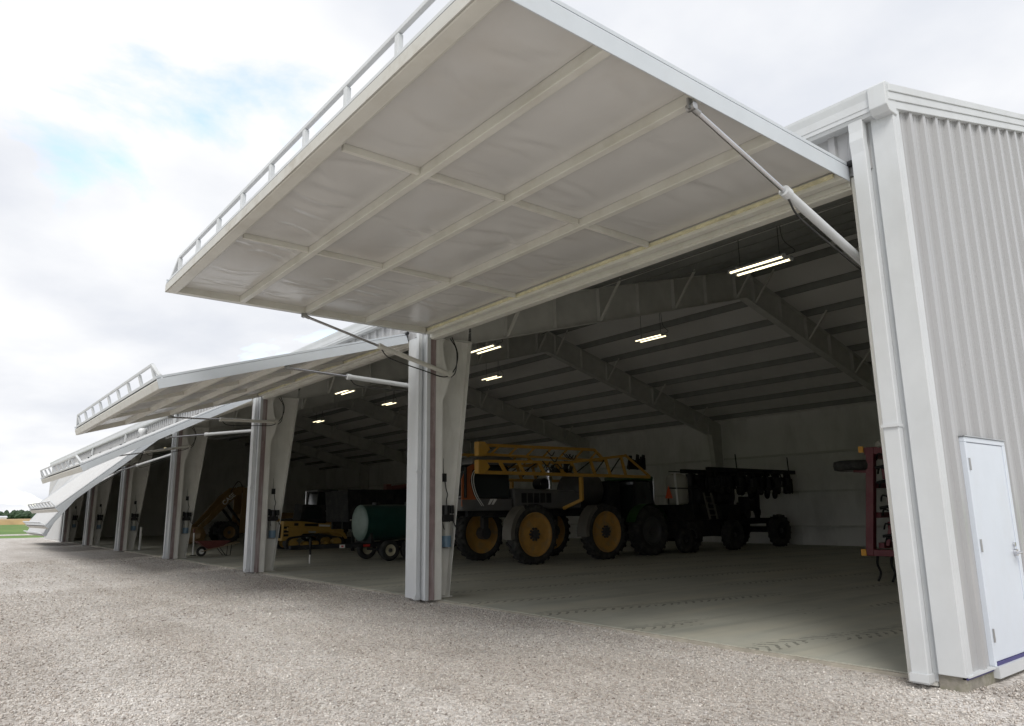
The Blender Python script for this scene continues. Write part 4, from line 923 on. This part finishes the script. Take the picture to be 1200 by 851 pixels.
for x in (-25.4, -26.8): MB().bar((x, 7.4, 0.0), (x, 7.4, 0.96), 0.12, 0.12, (0, 1, 0)).build('landing_leg', 'black_steel', gt)
for x in (-25.6, -26.6):
    for y in (10.3, 11.4): MB().box((x - 0.04, y - 0.05, 0.5), (x + 0.04, y + 0.05, 0.96)).build('hanger', 'black_steel', gt)
lift(gt)
# red auger on its rim
ra = empty('grain_auger', (-25.3, 8.9, 2.3)); tag(ra, 'red auger head sticking up over the black grain trailer', 'auger')
MB().cyl((-25.4, 8.3, 2.62), (-25.4, 9.4, 2.78), 0.13, n=16).build('auger_tube', 'barrow_red', ra)
MB().box((-25.55, 8.15, 2.60), (-25.25, 8.40, 2.85)).build('gear_case', 'barrow_red', ra, 0.02)

# ------------------------------------------------------------------ yellow loader with lettered arm
ld = empty('wheel_loader', (-41.8, 7.2, 0)); tag(ld, 'yellow wheel loader with CASE lettered on its raised lift arm', 'loader')
for sx in (0, 1):
    x0, x1 = (-41.12, -41.0) if sx == 0 else (-42.6, -42.48)
    mb = MB().prism([(6.9, 3.22), (7.25, 3.26), (7.40, 3.05), (6.6, 2.42), (5.4, 1.18), (4.95, 0.80), (4.80, 0.95), (5.2, 1.35), (6.3, 2.70)], x0, x1); mb.build('lift_arm', 'dimmed_yellow', ld, 0.02)
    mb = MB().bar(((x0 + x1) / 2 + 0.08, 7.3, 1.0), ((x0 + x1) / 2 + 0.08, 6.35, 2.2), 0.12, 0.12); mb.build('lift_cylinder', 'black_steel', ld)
    mb = MB().prism([(7.1, 0.55), (7.75, 0.55), (7.6, 3.1), (7.2, 3.2)], x0 + 0.13, x1 + 0.12); mb.build('tower', 'dimmed_yellow', ld, 0.02)
mb = MB().prism([(4.65, 0.95), (5.0, 1.0), (5.2, 0.55), (5.1, 0.2), (4.4, 0.05), (4.35, 0.12), (4.85, 0.35), (4.9, 0.6)], -43.0, -40.7); mb.build('bucket', 'dimmed_yellow', ld, 0.02)
mb = MB().box((-42.9, 7.4, 0.8), (-40.85, 10.6, 1.7)); mb.build('body', 'dimmed_yellow', ld, 0.06)
mb = MB().box((-42.6, 7.9, 1.71), (-41.1, 9.3, 3.1)); mb.build('cab', 'cab_glass', ld, 0.05); MB().box((-42.7, 7.8, 3.11), (-41.0, 9.4, 3.25)).build('cab_roof', 'dimmed_yellow', ld, 0.04)
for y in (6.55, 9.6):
    for sx in (1, -1): wheel(ld, -41.85 + sx * 0.75, y, 0.62, 0.42, 0.34, 'dimmed_yellow', sx, 18)
    MB().cyl((-42.5, y, 0.62), (-41.2, y, 0.62), 0.12, n=12).build('axle', 'black_steel', ld)
MB().box((-42.2, 6.0, 0.5), (-41.5, 7.5, 0.95)).build('front_frame', 'black_steel', ld)
mb = MB().tube(bez([(-41.0, 7.2, 3.2), (-41.0, 6.95, 3.55), (-41.0, 6.7, 3.3), (-41.0, 6.5, 2.9)], 6), 0.025, 6); mb.build('hose', 'black_rubber', ld)
cu = bpy.data.curves.new('lettering', 'FONT'); cu.body = 'CASE'; cu.size = 0.36; cu.extrude = 0.006; cu.offset = 0.008; cu.align_x = 'CENTER'; cu.align_y = 'CENTER'
tmp = bpy.data.objects.new('lettering_tmp', cu); col.objects.link(tmp)
dg = bpy.context.evaluated_depsgraph_get(); me = bpy.data.meshes.new_from_object(tmp.evaluated_get(dg)); bpy.data.objects.remove(tmp)
me.materials.clear(); me.materials.append(MATS['white_paint'])
lt = bpy.data.objects.new('lettering', me); col.objects.link(lt)
ang = math.atan2(2.72 - 1.35, 6.3 - 5.2)
Ml = Matrix.Translation((-40.99, 6.42, 2.52)) @ Matrix(((0, 0, 1), (1, 0, 0), (0, 1, 0))).to_4x4() @ Matrix.Rotation(0.75, 4, 'Z')
lt.parent = ld; lt.matrix_parent_inverse = W[ld.name].inverted() @ Ml
lift(ld)

# ------------------------------------------------------------------ wheelbarrow and stake
wb = empty('wheelbarrow', (-27.8, 1.7, 0)); tag(wb, 'rusty red wheelbarrow with a black wheel on the slab edge', 'wheelbarrow')
mb = MB().lathe([(-0.045, 0.10), (-0.05, 0.14), (-0.03, 0.185), (0, 0.195), (0.03, 0.185), (0.05, 0.14), (0.045, 0.10)], (-27.8, 1.36, 0.195), 'x', 26); mb.build('tyre', 'black_rubber', wb)
MB().lathe([(-0.04, 0.10), (-0.01, 0.05), (-0.03, 0.02), (0.03, 0.02), (0.01, 0.05), (0.04, 0.10)], (-27.8, 1.36, 0.195), 'x', 20).build('rim', 'white_paint', wb)
mb = MB(); lo = [(-28.0, 1.55, 0.30), (-27.6, 1.55, 0.30), (-27.6, 2.1, 0.36), (-28.0, 2.1, 0.36)]; hi = [(-28.12, 1.12, 0.60), (-27.48, 1.12, 0.60), (-27.48, 2.38, 0.58), (-28.12, 2.38, 0.58)]
mb.add(lo + hi, [(0, 1, 2, 3), (0, 1, 5, 4), (1, 2, 6, 5), (2, 3, 7, 6), (3, 0, 4, 7)]); o = mb.build('tray', 'barrow_red', wb); md = o.modifiers.new('thick', 'SOLIDIFY'); md.thickness = 0.012
for s in (-1, 1):
    MB().tube([(-27.8 + s * 0.07, 1.36, 0.195), (-27.8 + s * 0.16, 1.7, 0.28), (-27.8 + s * 0.28, 2.75, 0.52)], 0.017, 8).build('handle', 'wood', wb)
    MB().tube([(-27.8 + s * 0.2, 2.0, 0.33), (-27.8 + s * 0.22, 2.25, 0.015), (-27.8 + s * 0.22, 2.42, 0.015), (-27.8 + s * 0.25, 2.45, 0.44)], 0.014, 6).build('leg', 'black_steel', wb)
lift(wb)
st = empty('marker_stake', (-28.9, 1.36, 0)); tag(st, 'thin white marker stake with a red tip beside the wheelbarrow', 'stake')
MB().cyl((-28.9, 1.36, 0.02), (-28.9, 1.34, 0.92), 0.03, n=10).build('pole', 'white_paint', st); MB().cyl((-28.9, 1.34, 0.92), (-28.9, 1.335, 1.08), 0.032, n=10).build('tip', 'barrow_red', st)
MB().cyl((-28.9, 1.36, 0.019), (-28.9, 1.36, 0.05), 0.12, n=16).build('base', 'black_rubber', st)
pp = empty('white_pipe', (-37.0, 1.0, 0)); tag(pp, 'short white pipe standing by the fourth column from the entry-door end', 'pipe')
MB().cyl((-36.55, 0.95, 0.02), (-36.55, 0.95, 1.05), 0.06, n=14).build('pipe', 'white_paint', pp); MB().cyl((-36.55, 0.95, 1.05), (-36.55, 0.95, 1.09), 0.07, n=14).build('cap', 'white_paint', pp)

# ------------------------------------------------------------------ dark folded planter at the back
pl = empty('folded_planter', (-15.3, 18.5, 0)); tag(pl, 'black folded planter with row units stacked high by the back wall', 'planter')
for y, r in ((17.75, 0.57), (21.05, 0.65)):
    wheel(pl, -14.6, y, r, 0.34, r * 0.55, 'black_steel', 1, 18); wheel(pl, -16.6, y, r, 0.34, r * 0.55, 'black_steel', -1, 18)
    MB().cyl((-16.5, y, r), (-14.7, y, r), 0.07, n=10).build('axle', 'black_steel', pl)
wheel(pl, -16.9, 15.6, 0.38, 0.24, 0.2, 'white_plastic', 1); wheel(pl, -14.7, 14.9, 0.45, 0.25, 0.22, 'black_steel', 1)
for x in (-15.1, -16.1): MB().box((x - 0.09, 14.3, 0.95), (x + 0.09, 21.6, 1.18)).build('frame_rail', 'black_steel', pl, 0.01)
for y, z in ((14.9, 0.45), (15.6, 0.38), (17.75, 0.6), (21.05, 0.7)): MB().box((-16.7, y - 0.08, z), (-14.6, y + 0.08, z + 0.12)).build('cross_beam', 'black_steel', pl); 
for y, z in ((14.9, 0.5), (15.6, 0.45), (17.75, 0.65), (21.05, 0.75)):
    for x in (-15.1, -16.1): MB().box((x - 0.06, y - 0.06, z), (x + 0.06, y + 0.06, 1.0)).build('upright', 'black_steel', pl)
MB().box((-16.3, 16.2, 1.19), (-14.9, 18.8, 1.75)).build('hopper_base', 'black_steel', pl, 0.02)
for x, z in ((-14.45, 3.02), (-15.0, 2.75), (-15.7, 3.0)): MB().box((x - 0.09, 16.2, z), (x + 0.09, 22.3, z + 0.16)).build('folded_toolbar', 'black_steel', pl, 0.01)
for y in (16.9, 18.4, 20.6): MB().bar((-15.3, y, 1.15), (-15.2, y, 3.02), 0.16, 0.14, (0, 1, 0)).build('mast', 'black_steel', pl)
rs = random.Random(7)
for i in range(14):
    y = 16.4 + i * 0.43; x = -14.5 + rs.uniform(-0.15, 0.1)
    ru = empty('row_unit', (x, y, 2.3), parent=pl)
    MB().bar((x, y, 3.03), (x + 0.05, y + rs.uniform(-.1, .1), 2.35 + rs.uniform(-.1, .15)), 0.08, 0.16, (0, 1, 0)).build('shank', 'black_steel', ru)
    MB().box((x - 0.1, y - 0.12, 2.45), (x + 0.12, y + 0.12, 2.75 + rs.uniform(0, .15))).build('seed_box', 'black_plastic', ru, 0.02)
    zc = 2.32 + rs.uniform(-0.05, .1); MB().cyl((x - 0.05, y + 0.05, zc), (x - 0.02, y + 0.05, zc), 0.19, n=18).build('opener_disc', 'black_steel', ru)
    MB().cyl((x + 0.04, y - 0.1, zc + 0.02), (x + 0.12, y - 0.1, zc + 0.02), 0.13, n=14).build('gauge_wheel', 'black_rubber', ru)
for i in range(13):
    y = 16.6 + i * 0.45; x = -15.4 + rs.uniform(-0.2, 0.2)
    ru = empty('row_unit', (x, y, 2.3), parent=pl)
    MB().bar((x, y, 3.0), (x + 0.05, y + rs.uniform(-.15, .15), 2.2 + rs.uniform(-.1, .15)), 0.08, 0.2, (0, 1, 0)).build('shank', 'black_steel', ru)
    MB().box((x - 0.14, y - 0.16, 2.4 + rs.uniform(-.15, .1)), (x + 0.14, y + 0.16, 2.85 + rs.uniform(0, .15))).build('seed_box', 'black_plastic', ru, 0.02)
    zc = 2.25 + rs.uniform(-0.1, .1); MB().cyl((x - 0.05, y + 0.05, zc), (x - 0.02, y + 0.05, zc), 0.19, n=18).build('opener_disc', 'black_steel', ru)
for y0 in (16.5, 17.75):
    mb = MB().lathe([(y0, 0.0), (y0 + 0.02, 0.4), (y0 + 0.12, 0.5), (y0 + 1.05, 0.5), (y0 + 1.16, 0.4), (y0 + 1.18, 0)], (-15.6, 0, 2.1), 'y', 24); mb.build('fertilizer_tank', 'black_plastic', pl)
MB().box((-16.4, 13.9, 0.55), (-14.75, 17.2, 1.18)).build('drive_housing', 'black_steel', pl, 0.03)
for i in range(9):
    y = 16.5 + i * 0.65; MB().tube(bez([(-14.4, y, 3.1), (-14.35, y + 0.15, 2.75), (-14.42, y + 0.35, 2.5), (-14.5, y + 0.45, 2.2)], 5), 0.03, 6).build('seed_hose', 'black_rubber', pl)
for y in (18.2, 22.0): MB().bar((-14.5, y, 3.15), (-14.45, y - 0.12, 3.75), 0.03, 0.04, (0, 1, 0)).build('marker_rod', 'black_steel', pl)
mb = MB().lathe([(1.76, 0.0), (1.78, 0.38), (1.85, 0.42), (2.75, 0.42), (2.88, 0.36), (2.95, 0.12), (2.95, 0)], (-15.3, 15.35, 0.0), 'z', 24); mb.build('seed_tank', 'white_plastic', pl)
MB().box((-15.9, 14.7, 1.19), (-14.8, 16.0, 1.76)).build('tank_stand', 'black_steel', pl)
MB().cyl((-14.45, 14.3, 1.75), (-14.48, 14.25, 2.95), 0.04, n=8).build('guard_post', 'white_paint', pl)
for z in (2.35, 2.95): MB().bar((-14.45, 13.9, z), (-14.45, 16.2, z), 0.04, 0.04).build('guard_rail', 'black_steel', pl)
for y in (15.2, 16.15): MB().bar((-14.45, y, 1.2), (-14.45, y, 2.95), 0.04, 0.04, (0, 1, 0)).build('guard_post', 'black_steel', pl)
ldr = empty('ladder', (-14.4, 16.2, 1.3), parent=pl)
for dx in (0, 0.45): MB().bar((-14.30 + 0.0, 15.98 + dx, 1.2), (-14.42, 15.83 + dx, 2.2), 0.05, 0.07, (0, 1, 0)).build('stile', 'fender_grey', ldr)
for i in range(4): MB().bar((-14.31 - 0.025 * i, 15.95 - 0.035 * i, 1.35 + 0.23 * i), (-14.31 - 0.025 * i, 16.42 - 0.035 * i, 1.35 + 0.23 * i), 0.06, 0.04).build('rung', 'fender_grey', ldr)
for i in range(10):
    y = 17.2 + i * 0.46 + rs.uniform(-.1, .1); x = -16.0 + rs.uniform(-0.5, 0.7); z = 1.2 + rs.uniform(-.1, .3)
    ru = empty('row_unit', (x, y, z), parent=pl)
    MB().box((x - 0.16, y - 0.18, z), (x + 0.16, y + 0.18, z + rs.uniform(.4, .75))).build('seed_box', 'black_plastic', ru, 0.03)
    MB().cyl((x + 0.1, y, z - 0.05), (x + 0.18, y, z - 0.05), 0.2, n=16).build('gauge_wheel', 'black_rubber', ru)
    MB().bar((x, y, z), (x - 0.05, y + 0.3, 1.05), 0.1, 0.1, (0, 1, 0)).build('shank', 'black_steel', ru)
lift(pl)

# ------------------------------------------------------------------ dark red tillage implement
rd = empty('field_cultivator', (-3.2, 11.0, 0)); tag(rd, 'dark red folded field cultivator with amber lamps by the end wall', 'cultivator')
Y = 9.0
MB().bar((-4.92, Y, 0.55), (-4.66, Y, 2.88), 0.17, 0.15, (0, 1, 0)).build('wing_post', 'dark_red', rd, 0.01)
MB().bar((-5.02, Y, 0.60), (-2.4, Y, 0.60), 0.12, 0.14).build('wing_beam', 'dark_red', rd, 0.01)
MB().bar((-4.80, Y, 2.80), (-2.4, Y, 2.80), 0.12, 0.16).build('wing_beam', 'dark_red', rd, 0.01)
MB().bar((-4.35, Y + 0.25, 0.60), (-4.12, Y + 0.25, 2.80), 0.16, 0.12, (0, 1, 0)).build('wing_post', 'dark_red', rd, 0.01)
for z in (1.15, 1.75, 2.3): MB().bar((-4.55, Y + 0.3, z), (-2.6, Y + 0.3, z), 0.12, 0.14).build('gang_bar', 'dark_red', rd, 0.01)
MB().box((-4.35, Y + 0.1, 0.95), (-3.6, Y + 0.4, 1.2)).build('gusset', 'dark_red', rd)
for i in range(4): MB().bar((-4.72, Y + 0.1, 0.75 + i * 0.65), (-4.72, Y + 4.5, 0.75 + i * 0.65), 0.12, 0.12).build('wing_tube', 'dark_red', rd)
for z, x in ((0.60, -5.04), (2.84, -4.86)): MB().box((x - 0.05, Y - 0.09, z - 0.07), (x + 0.06, Y - 0.065, z + 0.07)).build('amber_lamp', 'amber_lens', rd)
mb = MB().cyl((-4.48, Y - 0.05, 2.92), (-4.35, Y - 0.12, 2.96), 0.07, n=12); mb.build('work_lamp', 'white_plastic', rd)
# folded wing wheel lying flat
fw = empty('gauge_wheel', (-5.2, Y + 0.1, 2.5), parent=rd)
MB().lathe([(-0.10, 0.26), (-0.115, 0.33), (-0.09, 0.42), (0, 0.44), (0.09, 0.42), (0.115, 0.33), (0.10, 0.26)], (-5.14, Y + 0.1, 2.50), 'z', 32).build('tyre', 'black_rubber', fw)
MB().lathe([(-0.10, 0.26), (-0.03, 0.2), (-0.03, 0.0)], (-5.14, Y + 0.1, 2.50), 'z', 24).build('rim', 'white_plastic', fw)
MB().bar((-5.14, Y + 0.1, 2.40), (-4.7, Y + 0.1, 2.36), 0.10, 0.10).build('wheel_arm', 'dark_red', fw)
rs = random.Random(3)
for i in range(12):
    z = 0.95 + (i % 6) * 0.32; xx = -4.55 + 0.28 * (i // 6) + rs.uniform(-.05, .05); yy = Y + 0.45 + 0.3 * (i % 2)
    pts = bez([(xx, yy, z), (xx + 0.12, yy - 0.25, z + 0.1), (xx + 0.32, yy - 0.45, z), (xx + 0.30, yy - 0.5, z - 0.16)], 5)
    MB().tube(pts, 0.022, 5).build('spring_tine', 'black_steel', rd)
for x in (-4.78, -4.48):
    mb = MB().tube(bez([(x, Y, 0.55), (x - 0.02, Y, 0.35), (x + 0.03, Y, 0.18), (x - 0.02, Y - 0.05, 0.0)], 5), 0.025, 6); mb.build('spring_tine', 'black_steel', rd)
for i in range(7):
    z = 0.8 + i * 0.3
    MB().tube(bez([(-4.62, Y + 0.1, z), (-4.5, Y - 0.05, z + 0.12), (-4.32, Y - 0.08, z + 0.05), (-4.28, Y - 0.02, z - 0.12)], 5), 0.02, 5).build('spring_tine', 'black_steel', rd)
for i, z in enumerate((1.15, 1.75, 2.3, 2.62)):
    MB().box((-4.52 + 0.05 * (i % 2), Y + 0.06, z - 0.13), (-4.22, Y + 0.22, z + 0.11)).build('hinge_plate', 'dark_red', rd, 0.01)
    MB().cyl((-4.6, Y - 0.02, z - 0.2), (-4.1, Y - 0.02, z - 0.12), 0.035, n=10).build('wing_cylinder', 'black_steel', rd)
MB().bar((-4.55, Y + 0.05, 0.75), (-4.05, Y + 0.05, 2.6), 0.08, 0.08, (0, 1, 0)).build('diagonal_brace', 'dark_red', rd, 0.01)
for x in (-4.02, -3.6): MB().bar((x, Y + 0.12, 0.66), (x + 0.2, Y + 0.12, 2.75), 0.14, 0.10, (0, 1, 0)).build('wing_post', 'dark_red', rd, 0.01)
for y in (11.0, 12.2): wheel(rd, -3.9, y, 0.45, 0.26, 0.22, 'white_plastic', -1); wheel(rd, -2.6, y, 0.45, 0.26, 0.22, 'white_plastic', 1)
for y in (11.0, 12.2): MB().box((-4.0, y - 0.06, 0.4), (-2.5, y + 0.06, 0.52)).build('axle', 'black_steel', rd)
for x in (-3.7, -2.8): MB().box((x - 0.07, 9.05, 0.53), (x + 0.07, 13.8, 0.69)).build('main_frame', 'dark_red', rd)
lift(rd)

# workbench stuff by the far back wall
sh = empty('storage_rack', (-38, 22.2, 0)); tag(sh, 'long dark storage rack against the back wall', 'rack')
for z in (0.5, 1.1, 1.7): MB().box((-41.5, 21.9, z), (-36.5, 22.6, z + 0.05)).build('shelf', 'black_steel', sh)
for x in (-41.4, -39, -36.6): MB().box((x - 0.04, 21.95, 0.02), (x + 0.04, 22.03, 1.9)).build('post', 'black_steel', sh)

# ------------------------------------------------------------------ far field and trees
def crop():
    mb = MB(); rs = np.random.default_rng(5)
    ys = np.linspace(-420, 420, 421); xs = np.array([-240, -241, -260, -300, -380, -500, -640, -800])
    X, Y_ = np.meshgrid(xs, ys); Z = 1.15 + rs.uniform(-0.12, 0.12, X.shape); Z[:, 0] = -0.1
    X = X + rs.uniform(-0.4, 0.4, X.shape)
    vs = np.stack([X, Y_, Z], -1).reshape(-1, 3); nx = len(xs); i = np.arange(vs.shape[0]).reshape(len(ys), nx)
    fs = np.stack([i[:-1, :-1], i[:-1, 1:], i[1:, 1:], i[1:, :-1]], -1).reshape(-1, 4)
    mb.add(vs.tolist(), fs.tolist()); o = mb.build('crop_field', 'stubble'); tag(o, 'dry tan crop field beyond the green grass', 'crop', kind='stuff')
crop()
def wood():
    rs = np.random.default_rng(9); mb = MB()
    n, m = 10, 6
    for i in range(420):
        y = rs.uniform(-330, 380); x = -900 + rs.uniform(-35, 30); h = rs.uniform(5.5, 8.8) + 1.2 * math.sin(y * 0.03); r = rs.uniform(3.0, 5.5)
        vs = []
        for a in range(m):
            la = -1.2 + 2.75 * a / (m - 1)
            for b in range(n):
                lo = 2 * math.pi * b / n; k = rs.uniform(0.75, 1.15)
                vs.append((x + r * k * math.cos(la) * math.cos(lo), y + r * k * math.cos(la) * math.sin(lo), max(-0.1, h * 0.55 + h * 0.47 * k * math.sin(la))))
        mb.add(vs, [(a * n + b, a * n + (b + 1) % n, (a + 1) * n + (b + 1) % n, (a + 1) * n + b) for a in range(m - 1) for b in range(n)])
    o = mb.build('tree_line', 'far_leaves'); tag(o, 'low dark green line of trees along the horizon', 'trees', kind='stuff')
wood()
fb = empty('farm_building', (-700, 25, 0)); tag(fb, 'tiny white farm building far off in front of the tree line', 'building')
MB().box((-706, 8, -0.1), (-694, 42, 2.4)).build('wall', 'white_paint', fb); MB().prism([(-706.5, 2.4), (-693.5, 2.4), (-700, 3.6)], 7.5, 42.5, 'y').build('roof', 'white_trim', fb)
